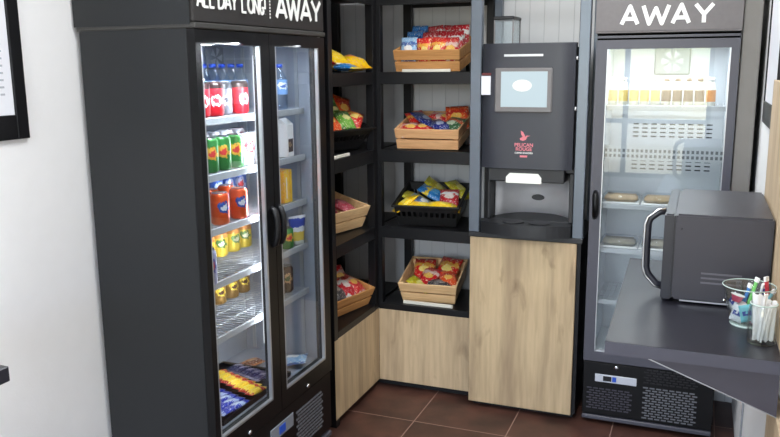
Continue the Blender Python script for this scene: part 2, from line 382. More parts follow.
# stroke lettering
def arc(cx, cy, rx, ry, a0, a1, n=12):
    return [(cx + rx * math.cos(math.radians(a0 + (a1 - a0) * i / n)), cy + ry * math.sin(math.radians(a0 + (a1 - a0) * i / n))) for i in range(n + 1)]
GL = {
 'A': [[(0, 0), (.5, 1), (1, 0)], [(.2, .3), (.8, .3)]],
 'W': [[(0, 1), (.25, 0), (.5, .85), (.75, 0), (1, 1)]],
 'Y': [[(0, 1), (.5, .45), (1, 1)], [(.5, .45), (.5, 0)]],
 'L': [[(0, 1), (0, 0), (.85, 0)]],
 'D': [[(0, 0), (0, 1), (.35, 1)] + arc(.35, .5, .6, .5, 90, -90) + [(0, 0)]],
 'O': [arc(.5, .5, .5, .5, 0, 360, 20)],
 'N': [[(0, 0), (0, 1), (.95, 0), (.95, 1)]],
 'G': [arc(.5, .5, .5, .5, 60, 325, 16) + [(.95, .42), (.55, .42)]],
 '!': [[(0, 1), (0, .36)], [(0, .02), (0, .03)]],
}
def strokes(bm, word, fn, x0, x1, z0, h, t, ws=None, depth=.002, gap=.28):
    ws = ws or {}
    n = len(word); wid = [ws.get(c, 1.0) for c in word]
    tot = sum(wid) + gap * sum(1 for a in word) - gap
    u = (x1 - x0) / tot; x = x0; k_ = 0
    for c, w in zip(word, wid):
        for pl in GL.get(c, []):
            P = [(x + a * w * u, z0 + b * h) for a, b in pl]
            for (ax, az), (bx, bz) in zip(P, P[1:]):
                d = Vector((bx - ax, bz - az)); l = d.length
                if l < 1e-7: continue
                nn = Vector((-d.y, d.x)) / l * t / 2
                q = [(ax + nn.x, az + nn.y), (ax - nn.x, az - nn.y), (bx - nn.x, bz - nn.y), (bx + nn.x, bz + nn.y)]
                k_ += 1; prism(bm, [fn(*p, 0) for p in q], Vector(fn(0, 0, depth + .00008 * k_)) - Vector(fn(0, 0, 0)))
            for (ax, az) in (P[1:-1] if P[0] != P[-1] else P):
                k_ += 1
                prism(bm, [fn(ax + t / 2 * math.cos(k * PI / 4), az + t / 2 * math.sin(k * PI / 4), 0) for k in range(8)], Vector(fn(0, 0, depth + .00008 * k_)) - Vector(fn(0, 0, 0)))
        x += (w + gap) * u
def textmesh(txt, size, fn, cx, z, bold=.0, depth=.001):
    cu = bpy.data.curves.new('t', 'FONT'); cu.body = txt; cu.size = size; cu.align_x = 'CENTER'; cu.offset = bold; cu.extrude = 0
    o = bpy.data.objects.new('t', cu); C.objects.link(o)
    bpy.context.view_layer.update()
    me = bpy.data.meshes.new_from_object(o.evaluated_get(bpy.context.evaluated_depsgraph_get()))
    bm = bmesh.new(); bm.from_mesh(me)
    for v in bm.verts: v.co = Vector(fn(cx + v.co.x, z + v.co.y, depth))
    bpy.data.objects.remove(o); bpy.data.curves.remove(cu); bpy.data.meshes.remove(me)
    return bm
def merge(dst, src):
    me = bpy.data.meshes.new('tmp'); src.to_mesh(me); src.free(); dst.from_mesh(me); bpy.data.meshes.remove(me)

# ------------------------------------------------------------------ the setting
XL, XR, YB, YF, H = -.455, 1.76, .425, -6.2, 2.75
struct('floor', BX((XL - .1, XR + .1, YF - .1, YB + .1, -.1, 0)), M['tiles'])
struct('ceiling', BX((XL - .1, XR + .1, YF - .1, YB + .1, H, H + .1)), M['ceil'])
struct('wall_left', BX((XL - .1, XL, YF - .1, YB + .1, 0, H)), M['wallw'])
struct('wall_right', BX((XR, XR + .1, YF - .1, YB + .1, 0, H)), M['wallw'])
struct('wall_back', BX((XL, XR, YB, YB + .1, 0, H)), M['wallpanel'])
WX0, WX1, WZ0, WZ1 = -.30, 1.62, .35, 2.5
struct('wall_front', BX((XL, WX0, YF - .1, YF, 0, H), (WX1, XR, YF - .1, YF, 0, H), (WX0, WX1, YF - .1, YF, 0, WZ0), (WX0, WX1, YF - .1, YF, WZ1, H)), M['wallw'])
struct('window_1', BX((WX0, WX1, YF - .07, YF - .02, WZ0, WZ0 + .05), (WX0, WX1, YF - .07, YF - .02, WZ1 - .05, WZ1), (WX0, WX0 + .05, YF - .07, YF - .02, WZ0, WZ1),
    (WX1 - .05, WX1, YF - .07, YF - .02, WZ0, WZ1), (.64, .70, YF - .07, YF - .02, WZ0, WZ1), (WX0, WX1, YF - .07, YF - .02, 1.0, 1.05)), M['coolerdoor2'])
struct('trim_1', BX((1.664, 1.737, -.04, .0, .34, 2.4), bev=.003), M['greytrim'])
struct('trim_2', BX((1.742, 1.7595, -2.3, -.788, 1.002, 1.643), bev=.002), M['beige'])
struct('trim_3', BX((1.742, 1.7595, -2.3, -1.474, 0, .852), bev=.002), M['beige'])

# ------------------------------------------------------------------ two-door cooler on the left
t = Thing('drinks_cooler', 'black upright two-door glass drinks cooler with lit shelves against the white left wall', 'cooler', (-.2, -1.105, 0))
fx, y0, y1, xb = .0306, -1.563, -.6475, -.4312
body = BX((xb, -.002, y0, y0 + .03, .06, 1.838), (xb, -.002, y1 - .02, y1, .06, 1.838), (xb, xb + .03, y0 + .03, y1 - .02, .06, 1.838),
          (xb, -.002, y0 + .03, y1 - .02, 1.79, 1.838), (xb, -.002, y0 + .03, y1 - .02, .06, .395), (xb + .03, .004, y0 + .02, y1 - .02, 0, .06), bev=.002)
cab = t.part('cabinet', body, M['cooler'])
e = .004
lin_ = BX((xb + .031, xb + .031 + e, y0 + .031, y1 - .021, .396, 1.789), (xb + .035, -.03, y0 + .031, y0 + .031 + e, .396, 1.789), (xb + .035, -.03, y1 - .021 - e, y1 - .021, .396, 1.789),
          (xb + .035, -.03, y0 + .035, y1 - .025, 1.785, 1.789), (xb + .035, -.03, y0 + .035, y1 - .025, .396, .40))
t.part('inner_liner', lin_, M['liner'])
# header sign
hd = t.part('header_sign', BX((-.443, fx - .001, y0 - .003, y1 + .002, 1.839, 2.16), bev=.004), M['sign'])
t.part('header_side_panel', BX((-.444, fx - .012, y0 - .006, y0 - .0035, 1.832, 2.15)), M['cooler'], hd)
t.part('lower_moulding', BX((-.440, fx + .006, y0 - .004, y1 + .003, 1.819, 1.8385), bev=.004), M['moulding'], hd)
fnL = lambda u, v, d: (fx + .0005 + d, u, v)
for wd_, spans in (('ALL', (-1.543, -1.512, -1.506, -1.479, -1.473, -1.446)), ('DAY', (-1.424, -1.390, -1.385, -1.351, -1.347, -1.313)), ('LONG!', (-1.281, -1.252, -1.243, -1.208, -1.201, -1.170, -1.163, -1.138, -1.126, -1.122)), ('AWAY', (-1.044, -.968, -.960, -.860, -.850, -.765, -.757, -.681))):
    bm = bmesh.new()
    big = wd_ == 'AWAY'
    for q_, c_ in enumerate(wd_):
        strokes(bm, c_, fnL, spans[2 * q_], spans[2 * q_ + 1], (1.879 if big else 1.888) - (.004 if wd_ == 'LONG!' else 0), .078 if big else .052, .016 if big else .0082)
    t.part('lettering', bm, M['letter'], hd)
bm = bmesh.new()
for k in range(14): box(bm, fx, fx + .0015, -1.093, -1.087, 1.872 + k * .0115, 1.879 + k * .0115)
t.part('dashed_rule', bm, M['letter'], hd)
# doors
def cooler_door(T, ya, yb, ga, gb, hs):
    z0, z1, g0, g1 = .34, 1.816, .412, 1.772
    x0, x1 = .0006, fx
    fr = BX((x0, x1, ya, yb, z0, g0), (x0, x1, ya, yb, g1, z1), (x0, x1, ya, ga, g0, g1), (x0, x1, gb, yb, g0, g1))
    d = T.part('door', fr, M['coolerdoor'])
    T.part('glass_pane', BX((.012, .018, ga, gb, g0, g1)), M['pane'], d)
    w = .010
    T.part('silver_bead', BX((.018, fx + .001, ga, ga + w * .5, g0, g1), (.018, fx + .001, gb - w, gb, g0, g1), (.018, fx + .001, ga, gb, g0, g0 + .008)), M['silver'], d)
    yh = (yb - .022) if hs > 0 else (ya + .022)
    bm = bmesh.new()
    tube(bm, [(fx - .002, yh, 1.172), (fx + .012, yh, 1.162), (fx + .021, yh, 1.135), (fx + .023, yh, 1.10), (fx + .021, yh, 1.06), (fx + .012, yh, 1.034), (fx - .002, yh, 1.024)], [.010, .013, .013, .012, .013, .013, .010], 10)
    T.part('handle', bm, M['black'], d, True)
    bm = bmesh.new(); cyl(bm, (fx, (ga + gb) / 2 + .0 , .357), (1, 0, 0), .010, .006, 14)
    T.part('lock', bm, M['chrome'], d, True)
    return d
cooler_door(t, y0, -1.108, -1.534, -1.170, 1)
cooler_door(t, -1.104, y1, -1.063, -.705, -1)
# base with grille and controller
bp = t.part('base_panel', BX((-.001, .026, y0 + .004, y1 - .004, .065, .334), bev=.003), M['coolerdoor'])
t.part('controller', BX((.026, .031, -1.20, -1.015, .235, .292), bev=.002), M['fan'], bp)
t.part('display', BX((.031, .033, -1.135, -1.085, .247, .280)), M['ctrlblue'], bp)
bm = bmesh.new()
for r in range(11):
    z = .110 + r * .016
    for k in range(9):
        y = -.985 + k * .0265 + (.013 if r % 2 else 0)
        box(bm, .0255, .0285, y, y + .021, z, z + .008)
t.part('vent_grille', bm, M['grille'], bp)
bm = bmesh.new()
for r in range(8):
    for k in range(9): box(bm, .0255, .028, -1.52 + k * .034, -1.494 + k * .034, .12 + r * .02, .128 + r * .02)
t.part('vent_grille', bm, M['ctrldark'], bp)
t.part('kick_bar', BX((.004, .034, y0 + .02, y1 - .02, .03, .055), bev=.004), M['coolerdoor2'])
# fans, led, pilasters, shelves
for yc in (-.838, -1.372):
    bm = bmesh.new(); box(bm, -.394, -.380, yc - .060, yc + .060, 1.69, 1.784, .004)
    f = t.part('fan_housing', bm, M['fan'])
    bm = bmesh.new()
    for k in range(5):
        a = 2 * PI * k / 5
        prism(bm, [(-.379, yc + .006 * math.cos(a), 1.737 + .006 * math.sin(a)), (-.376, yc + .042 * math.cos(a + .35), 1.737 + .042 * math.sin(a + .35)), (-.379, yc + .042 * math.cos(a - .35), 1.737 + .042 * math.sin(a - .35))], (.002, 0, 0))
    t.part('fan_blades', bm, M['wire'], f)
t.part('light_strip', BX((-.028, -.016, -1.122, -1.090, .45, 1.76), bev=.003), M['liner'])
t.part('light_tube', BX((-.036, -.029, -1.116, -1.108, .62, 1.74)), M['led'])
t.part('light_tube', BX((-.036, -.029, -1.526, -1.518, .62, 1.74)), M['led'])
for yy in (y0 + .036, y1 - .031):
    for xx in (-.10, -.36):
        bm = BX((xx, xx + .016, yy, yy + .005, .41, 1.78))
        p = t.part('shelf_upright', bm, M['wire'])
SZ = [1.522, 1.325, 1.132, .936, .730]
for z in SZ:
    bm = bmesh.new()
    box(bm, -.060, -.050, y0 + .045, y1 - .04, z - .022, z + .004, .002)
    box(bm, -.385, -.378, y0 + .045, y1 - .04, z - .008, z)
    for k in range(34):
        y = y0 + .05 + k * (y1 - y0 - .095) / 33
        box(bm, -.38, -.055, y - .0016, y + .0016, z - .004, z)
    for xx in (-.15, -.23, -.31): box(bm, xx, xx + .004, y0 + .046, y1 - .041, z - .008, z - .004)
    t.part('wire_shelf', bm, M['wire'])

# drinks ------------------------------------------------------------
def can(matl, label, loc, group=None, h=.115, r=.033, name='drink_can'):
    bm = bmesh.new(); lathe(bm, [(r * .80, 0), (r, .008 * h / .115), (r, h * .90), (r * .82, h * .985)], 18)
    o = solo(name, bm, matl, label, 'drink can', None, group, True); o.location = loc
    bm = bmesh.new(); lathe(bm, [(r * .82, h * .985), (r * .82, h), (r * .74, h), (r * .72, h * .985)], 18)
    obj('lid', bm, D['lid'], o, True)
    return o
def bottle(liq, lab, cap, label, loc, group=None, h=.19, r=.032):
    bm = bmesh.new(); lathe(bm, [(r * .8, 0), (r, .006), (r, h * .30), (r * .94, h * .36), (r, h * .62), (r * .92, h * .70), (r * .42, h * .88), (r * .40, h * .95)], 16)
    o = solo('drink_bottle', bm, liq, label, 'bottle', None, group, True); o.location = loc
    bm = bmesh.new(); lathe(bm, [(r * 1.02, h * .34), (r * 1.02, h * .66)], 16, caps=False); obj('wrap_label', bm, lab, o, True)
    bm = bmesh.new(); lathe(bm, [(r * .46, h * .925), (r * .46, h)], 12); obj('cap', bm, cap, o, True)
    return o
def row(proto, pts, fmt, group):
    for i, p in enumerate(pts):
        if i == 0: proto.location = p; o = proto
        else: o = dup(proto, p)
        o['label'] = fmt % ORD[i]; o['group'] = group; o.rotation_euler = (0, 0, random.uniform(-.3, .3))
z = SZ[0] + .001
row(can(D['colacan'], 'x', (0, 0, 0), None, .125, .034), [(-.13, y, z) for y in (-1.321, -1.236, -1.065)], 'red cola can with dark top, %s on the top cooler shelf', 'red cola cans on the top cooler shelf')
can(D['greycan'], 'grey cola can between the red cans on the top cooler shelf', (-.15, -1.145, z), None, .122, .032)
b = bottle(D['water'], D['waterlabel'], D['bluecap'], 'x', (0, 0, 0), None, .188, .031)
row(b, [(-.25, y, z) for y in (-1.19, -1.125, -1.06, -.995, -.93, -.865)], 'blue-capped water bottle, %s in the row behind the cola cans', 'blue-capped water bottles behind the cola')
bottle(D['water'], D['waterlabel'], D['bluecap'], 'lone water bottle with blue cap behind the right cooler door on the top shelf', (-.11, -.790, z), None, .185, .034)
z = SZ[1] + .001
row(can(D['green'], 'x', (0, 0, 0), None, .125, .035), [(-.11, y, z) for y in (-1.318, -1.235, -1.150)], 'green soft drink can, %s in the front row of the second cooler shelf', 'green cans on the second cooler shelf')
row(can(D['silver'], 'x', (0, 0, 0), None, .135), [(-.20, y, z) for y in (-1.235, -1.161, -1.073, -.99)], 'silver drink can, %s in the row behind the green cans', 'silver cans behind the green cans')
row(can(D['silver'], 'x', (0, 0, 0), None, .125), [(-.11, y, z) for y in (-1.066, -.985)], 'silver drink can, %s of the two silver cans right of the green cans', 'silver cans beside the green cans')
bm = BX((-.033, .033, -.033, .033, 0, .135), bev=.002); prism(bm, [(-.033, -.033, .135), (.033, -.033, .135), (0, -.033, .16)], (0, .066, 0))
o = solo('juice_carton', bm, M['white'], 'white gable-top carton behind the right cooler door on the second shelf', 'carton'); o.location = (-.105, -.780, z); o.rotation_euler.z = .1
obj('carton_print', BX((.0335, .035, -.025, .02, .02, .075)), D['dark'], o)
z = SZ[2] + .001
row(can(D['orange'], 'x', (0, 0, 0), None, .118, .0345), [(-.09, y, z) for y in (-1.294, -1.168)], 'orange soda can, %s of the two in front on the third cooler shelf', 'orange cans on the third cooler shelf')
row(can(D['orange'], 'x', (0, 0, 0), None, .118, .0335), [(-.17, y, z) for y in (-1.235, -1.129)], 'orange soda can, %s of the two standing behind the front orange cans', 'orange cans in the second row')
row(can(D['bluecan'], 'x', (0, 0, 0), None, .150, .031), [(-.28, y, z) for y in (-1.038, -.945, -.86)], 'blue drink can, %s in the row behind the orange cans', 'blue cans behind the orange cans')
bm = BX((-.03, .03, -.035, .035, 0, .14), bev=.003)
o = solo('drink_box', bm, W['yellowlogo'], 'yellow and orange drink box behind the right cooler door on the third shelf', 'drink box'); o.location = (-.105, -.805, z)
obj('straw', BX((.031, .034, -.02, -.016, .02, .11)), M['white'], o)
z = SZ[3] + .001
row(can(D['yellow'], 'x', (0, 0, 0), None, .100, .034), [(-.28, y, z) for y in (-1.12, -1.03, -.935, -.845)], 'yellow and white drink can, %s on the fourth cooler shelf', 'yellow cans on the fourth cooler shelf')
can(D['slim'], 'slim violet and silver can at the left door edge on the fourth cooler shelf', (-.065, -1.415, z), None, .13, .027)
bm = bmesh.new()   # stand-up pouch
P = [(.004, -.030, .0), (.004, .030, .0), (.004, .046, .125), (.004, -.046, .125)]
g = 8
vv = [[None] * (g + 1) for _ in range(g + 1)]; wv = [[None] * (g + 1) for _ in range(g + 1)]
for i in range(g + 1):
    for j in range(g + 1):
        v_ = i / g; u_ = j / g - .5
        wd = .060 + (.092 - .060) * v_; th = .018 * (1 - v_) ** .7 * math.sqrt(max(0, 1 - (2 * u_) ** 2)) + .0012
        vv[i][j] = bm.verts.new((th, u_ * wd, v_ * .128)); wv[i][j] = bm.verts.new((-th, u_ * wd, v_ * .128))
for i in range(g):
    for j in range(g):
        bm.faces.new((vv[i][j], vv[i][j + 1], vv[i + 1][j + 1], vv[i + 1][j])); bm.faces.new((wv[i][j], wv[i + 1][j], wv[i + 1][j + 1], wv[i][j + 1]))
for i in range(g):
    bm.faces.new((vv[i][0], vv[i + 1][0], wv[i + 1][0], wv[i][0])); bm.faces.new((vv[i][g], wv[i][g], wv[i + 1][g], vv[i + 1][g]))
    bm.faces.new((vv[0][i], wv[0][i], wv[0][i + 1], vv[0][i + 1])); bm.faces.new((vv[g][i], vv[g][i + 1], wv[g][i + 1], wv[g][i]))
bmesh.ops.recalc_face_normals(bm, faces=bm.faces[:])
m, nt, N, L, B = newmat('pouch_print')
tc = N.new('ShaderNodeTexCoord'); sp = N.new('ShaderNodeSeparateXYZ'); L.new(tc.outputs['Generated'], sp.inputs[0])
nz = N.new('ShaderNodeTexNoise'); nz.inputs['Scale'].default_value = 5; L.new(tc.outputs['Generated'], nz.inputs['Vector'])
ad = N.new('ShaderNodeMath'); ad.operation = 'MULTIPLY_ADD'; ad.inputs[1].default_value = .2; L.new(nz.outputs['Fac'], ad.inputs[0]); L.new(sp.outputs['Z'], ad.inputs[2])
r = N.new('ShaderNodeValToRGB'); r.color_ramp.interpolation = 'CONSTANT'; el = r.color_ramp.elements
el[0].color = rgb(190, 196, 190); el[1].position = .25; el[1].color = rgb(206, 180, 80)
for p_, c_ in ((.55, rgb(214, 220, 230)), (.72, rgb(60, 80, 170)), (1.02, rgb(220, 226, 236))): q = el.new(min(p_, 1)); q.color = c_
L.new(ad.outputs[0], r.inputs['Fac']); L.new(r.outputs[0], B.inputs['Base Color']); B.inputs['Roughness'].default_value = .3
o = solo('juice_pouch', bm, m, 'silver stand-up juice pouch with blue top behind the right cooler door', 'pouch', None, None, True); o.location = (-.075, -.738, z); o.rotation_euler.z = -.45
can(D['green'], 'small green can left of the juice pouch behind the right cooler door', (-.09, -.815, z), None, .09)
z = SZ[4] + .001
row(can(D['gold'], 'x', (0, 0, 0), None, .095), [(-.30, y, z) for y in (-1.027, -.931, -.840)], 'brown and gold drink can, %s at the back of the lowest wire shelf', 'gold cans on the lowest wire shelf')
row(can(D['dark'], 'x', (0, 0, 0), None, .118), [(-.12, y, z) for y in (-.85, -.775)], 'dark drink can, %s of the two behind the right cooler door', 'dark cans behind the right cooler door')
# bottom tray of candy bars
zb = .401
tr = Thing('bar_tray', 'dark display tray full of candy bars on the floor of the cooler', 'tray', (-.2, -1.25, zb))
tr.part('tray_base', BX((-.37, -.035, -1.42, -.91, zb, zb + .006), bev=.002), M['ctrldark'])
tr.part('tray_rim', BX((-.04, -.035, -1.42, -.91, zb + .006, zb + .022), (-.37, -.365, -1.42, -.91, zb + .006, zb + .022), (-.365, -.04, -1.42, -1.415, zb + .006, zb + .022), (-.365, -.04, -.915, -.91, zb + .006, zb + .022)), M['ctrldark'])
def pillow(w, l, h, n=10, m_=8, crimp=.08, jag=.004, seed=0):
    """flow-wrapped bag: length l along Y, width w along X, crimped ends"""
    rnd = random.Random(seed); bm = bmesh.new(); top = []; bot = []
    ph = [rnd.uniform(0, 6) for _ in range(6)]
    for i in range(n + 1):
        v = i / n; a = []; b = []
        for j in range(m_ + 1):
            u = j / m_
            ev = min(1, min(v, 1 - v) / crimp - .6) if min(v, 1 - v) / crimp > .6 else 0
            vv_ = max(0, (min(v, 1 - v) - crimp * .6) / (.5 - crimp * .6))
            prof = (1 - (1 - vv_) ** 3) * math.sqrt(max(0, 1 - (2 * u - 1) ** 2 * .98))
            wr = 1 + .10 * math.sin(9 * u + ph[0]) * math.sin(7 * v + ph[1]) + .07 * math.sin(15 * v + 4 * u + ph[2])
            hh = h / 2 * prof * wr + .0006
            ww = w * (1 - .06 * prof)
            x = (u - .5) * ww; y = (v - .5) * l
            sag = .012 * math.sin(2.5 * v + ph[3]) * l / .2
            a.append(bm.verts.new((x, y, hh + sag))); b.append(bm.verts.new((x, y, -hh + sag)))
        top.append(a); bot.append(b)
    for i in range(n):
        for j in range(m_):
            bm.faces.new((top[i][j], top[i][j + 1], top[i + 1][j + 1], top[i + 1][j])); bm.faces.new((bot[i][j], bot[i + 1][j], bot[i + 1][j + 1], bot[i][j + 1]))
        bm.faces.new((top[i][0], top[i + 1][0], bot[i + 1][0], bot[i][0])); bm.faces.new((top[i][m_], bot[i][m_], bot[i + 1][m_], top[i + 1][m_]))
    for j in range(m_):
        bm.faces.new((top[0][j], bot[0][j], bot[0][j + 1], top[0][j + 1])); bm.faces.new((top[n][j], top[n][j + 1], bot[n][j + 1], bot[n][j]))
    bmesh.ops.recalc_face_normals(bm, faces=bm.faces[:])
    return bm
BAG = {}
def bag(kind, name, w, l, h, seed=0):
    key = (kind, w, l, h, seed)
    if key not in BAG:
        bm = pillow(w, l, h, seed=seed); me = bpy.data.meshes.new(name); bm.to_mesh(me); bm.free(); me.materials.append(W[kind])
        for p in me.polygons: p.use_smooth = True
        BAG[key] = me
    o = bpy.data.objects.new(name, BAG[key]); C.objects.link(o)
    return o
ORDF = ['frontmost', 'second from front', 'third from front', 'fourth from front', 'fifth from front', 'sixth from front', 'seventh from front', 'eighth from front', 'ninth from front']
def bars(kind, pts, rz, fmt, group, zc, l=.125):
    for i, (x, y) in enumerate(pts):
        o = bag(kind, 'candy_bar', .038, l, .022, 1)
        o.location = (x, y, zc); o.rotation_euler = (0, 0, rz)
        tag(o, fmt % ORDF[i], 'candy bar', group)
bars('barblue', [(-.062 - k * .040, -1.305 + k * .014) for k in range(7)], .0, 'blue and white candy bar, %s in the tray', 'blue candy bars in the cooler tray', zb + .020, .20)
bars('barred', [(-.060 - k * .040, -1.145 + k * .017) for k in range(7)], .0, 'yellow and red candy bar, %s in the tray', 'yellow candy bars in the cooler tray', zb + .024)
bars('bardark', [(-.120 - k * .040, -1.000 + k * .012) for k in range(5)], .0, 'dark blue candy bar, %s in the tray', 'dark candy bars in the cooler tray', zb + .018)
o = bag('barbrown', 'candy_bar', .10, .07, .03, 3); o.location = (-.25, -.865, zb + .018); o.rotation_euler = (0, 0, 1.2)
tag(o, 'brown wrapped bar lying right of the candy tray on the cooler floor', 'candy bar')
o = bag('paleblue', 'snack_packet', .13, .11, .03, 4); o.location = (-.085, -.80, zb + .024); o.rotation_euler = (.1, -.15, .35)
tag(o, 'pale blue flat packet on the cooler floor behind the right door', 'packet')

# ------------------------------------------------------------------ corner shelving
t = Thing('shelving_unit', 'black metal corner shelving rack with five tiers between the cooler and the coffee cabinet', 'shelving unit', (0, 0, 0))
TIERS = [(.436, .470), (.823, .882), (1.218, 1.281), (1.608, 1.667), (1.99, 2.05)]
for (za, zz) in TIERS:
    bm = BX((.001, .507, .001, .019, za, zz), bev=.0015)
    t.part('rear_beam', BX((.001, .507, .38, .40, za + .01, zz - .004)), M['black'])
    sh = t.part('shelf_beam', bm, M['black'])
    t.part('shelf_deck', BX((.001, .507, .019, .398, zz - .012, zz - .002)), M['black'])
    bm = BX((-.019, -.001, -.505, -.046, za, zz), bev=.0015)
    t.part('shelf_beam', bm, M['black'])
    t.part('shelf_deck', BX((-.42, -.019, -.54, .398, zz - .012, zz - .002)), M['black'])
PH = 2.1
for (xa, xc, ya, yc, zs) in ((-.022, .020, .0008, .04, .44), (-.0405, -.0008, -.045, .0, .44), (-.0405, -.0005, -.546, -.506, 0), (.008, .052, .36, .40, 0), (-.44, -.42, -.546, -.506, 0), (-.42, -.38, .36, .40, 0), (.468, .505, .36, .40, 0)):
    t.part('post', BX((xa, xc, ya, yc, zs, PH), bev=.002), M['black'])
t.part('kick_panel', BX((-.017, .0, -.54, .018, 0.0, .436 - .001) if False else (-.06, -.045, -.54, .06, 0, .05), (-.045, .512, .045, .06, 0, .05)), M['dark'])
a_ = t.part('base_panel', BX((.0, .5145, .0005, .0185, .04, .4355), bev=.001), M['oak'], label='light oak laminate front panel facing the room')
b_ = t.part('base_panel', BX((-.0185, -.0002, -.5445, .0003, .04, .4355), bev=.001), M['oak2'], label='light oak laminate front panel beside the cooler')
t.part('edge_band', BX((-.0188, -.0001, -.5452, -.5446, .04, .4355)), M['oakedge'], b_)

# ------------------------------------------------------------------ coffee cabinet
t = Thing('coffee_cabinet', 'tall oak-fronted cabinet with black top and grey steel posts holding the coffee machine', 'cabinet', (.77, .1, 0))
t.part('carcass', BX((.522, 1.044, -.058, .40, .03, .882), bev=.001), M['black'])
t.part('front_panel', BX((.5158, 1.026, -.0785, -.060, .03, .880), bev=.0015), M['oak2'])
t.part('top', BX((.508, 1.052, -.082, .40, .882, .906), bev=.002), M['machined'])
t.part('plinth', BX((.53, 1.03, -.03, .39, 0, .03)), M['dark'])
for xa, xc in ((.508, .560), (1.003, 1.051)):
    t.part('post', BX((xa, xc, -.080, -.040, .906, 2.12), bev=.003), M['steelpost'])
t.part('post', BX((.508, .548, .36, .40, .906, 2.12), bev=.003), M['steelpost'])
t.part('post', BX((1.010, 1.051, .36, .40, .906, 2.12), bev=.003), M['steelpost'])
t.part('top_rail', BX((.56, 1.003, -.075, -.045, 2.06, 2.11), (.548, 1.01, .365, .395, 2.06, 2.11)), M['steelpost'])

# ------------------------------------------------------------------ coffee machine
zc = .907
t = Thing('coffee_machine', 'black bean-to-cup coffee machine with lit touch screen on the oak cabinet', 'coffee machine', (.78, .1, zc))
yf = -.098
t.part('body', BX((.586, .996, -.03, .33, 1.20, 1.775), (.586, .600, -.03, .33, zc + .06, 1.20), (.975, .996, -.03, .33, zc + .06, 1.20), (.600, .975, .20, .33, zc + .06, 1.20), (.586, .996, -.02, .33, zc, zc + .06), bev=.003), M['machined'])
bm = bmesh.new()
n = 40; pts = []
for i in range(n + 1):
    u = -1 + 2 * i / n
    pts.append((.780 + .212 * u, yf + .022 * abs(u) ** 6, 1.222))
pts += [(.992, -.032, 1.222), (.568, -.032, 1.222)]
prism(bm, pts, (0, 0, .572))
dr = t.part('front_door', bm, M['machine'])
t.part('light_bar', BX((.672, .850, yf - .002, yf + .002, 1.735, 1.745)), M['silver'], dr)
t.part('screen_bezel', BX((.632, .896, yf - .010, yf + .001, 1.482, 1.684), bev=.006), M['bezel'], dr)
t.part('screen', BX((.662, .874, yf - .0115, yf - .009, 1.508, 1.668)), M['screen'], dr)
bm = bmesh.new(); lathe(bm, [(.045, 0), (.001, .001)], 20, caps=False)
bmesh.ops.rotate(bm, verts=bm.verts[:], cent=(0, 0, 0), matrix=Matrix.Rotation(PI / 2, 3, 'X')); bmesh.ops.scale(bm, verts=bm.verts[:], vec=(1, 1, .6)); bmesh.ops.translate(bm, verts=bm.verts[:], vec=(.760, yf - .0125, 1.605))
t.part('screen_icon', bm, M['screenicon'], dr)
fnM = lambda u, v, d: (u, yf - .0005 - d, v)
# bird emblem: body, raised wing, long bill
bm = bmesh.new()
dep = Vector((0, -.001, 0))
def poly(bm, pts, s, cx, cz): prism(bm, [fnM(cx + x * s, cz + z_ * s, 0) for x, z_ in pts], dep)
poly(bm, [(-.9, -.9), (-.2, -1.1), (.5, -.8), (.7, -.3), (.3, .0), (-.3, -.1), (-1.0, -.5)], .019, .772, 1.374)
poly(bm, [(-.3, -.2), (-.7, .5), (-.8, 1.4), (-.2, 1.0), (.1, .4), (.4, -.1)], .019, .772, 1.374)
poly(bm, [(.3, -.35), (.6, .2), (1.6, .15), (.8, -.05), (.7, -.4)], .019, .772, 1.374)
t.part('bird_emblem', bm, M['pink'], dr)
bm = textmesh('PELICAN', .0225, fnM, .772, 1.327, .0005); merge(bm, textmesh('ROUGE', .0225, fnM, .772, 1.308, .0005))
t.part('brand_lettering', bm, M['pink'], dr)
t.part('tagline_lettering', textmesh('COFFEE ROASTERS', .0100, fnM, .772, 1.294, .0003), M['letter'], dr)
t.part('tagline_bar', BX((.755, .789, yf - .0015, yf + .001, 1.277, 1.286)), M['pink'], dr)
for zz in (1.725, 1.50):
    bm = bmesh.new(); cyl(bm, (.9925, -.060, zz), (1, 0, 0), .009, .006, 12); t.part('hinge_cap', bm, M['white'], None, True)
t.part('label_sticker', BX((.5665, .610, yf - .001, yf + .016, 1.562, 1.648)), M['paper'])
t.part('card_reader', BX((.568, .612, yf - .003, yf + .016, 1.650, 1.662), bev=.001), M['redcard'])
# dispensing recess
t.part('spout_bridge', BX((.600, .958, -.075, .04, 1.158, 1.221), bev=.004), M['machined'])
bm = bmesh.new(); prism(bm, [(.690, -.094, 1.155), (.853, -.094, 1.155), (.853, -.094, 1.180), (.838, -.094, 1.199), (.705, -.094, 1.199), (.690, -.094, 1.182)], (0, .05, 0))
t.part('spout', bm, M['spoutglow'])
bm = bmesh.new(); pts = []
for i in range(13):
    u = -1 + 2 * i / 12; pts.append((.790 + .186 * u, .19 - .13 * abs(u) ** 2.6, zc + .06))
prism(bm, pts + [(.977, .199, zc + .06), (.603, .199, zc + .06)], (0, 0, .20)); t.part('recess_back', bm, M['machineg'], None, True)
bm = bmesh.new(); lathe(bm, [(.034, 0), (.030, .004)], 18); bmesh.ops.rotate(bm, verts=bm.verts[:], cent=(0, 0, 0), matrix=Matrix.Rotation(PI / 2, 3, 'X')); bmesh.ops.scale(bm, verts=bm.verts[:], vec=(1, 1, .45)); bmesh.ops.translate(bm, verts=bm.verts[:], vec=(.790, .19, 1.045))
t.part('cup_sensor', bm, M['machined'])
bm = bmesh.new(); pts = []
for i in range(17):
    u = -1 + 2 * i / 16; pts.append((.785 + .213 * u, -.142 + .050 * abs(u) ** 2.2, zc))
prism(bm, pts + [(.998, -.021, zc), (.572, -.021, zc)], (0, 0, .058)); tray = t.part('drip_tray', bm, M['machined'])
bm = bmesh.new()
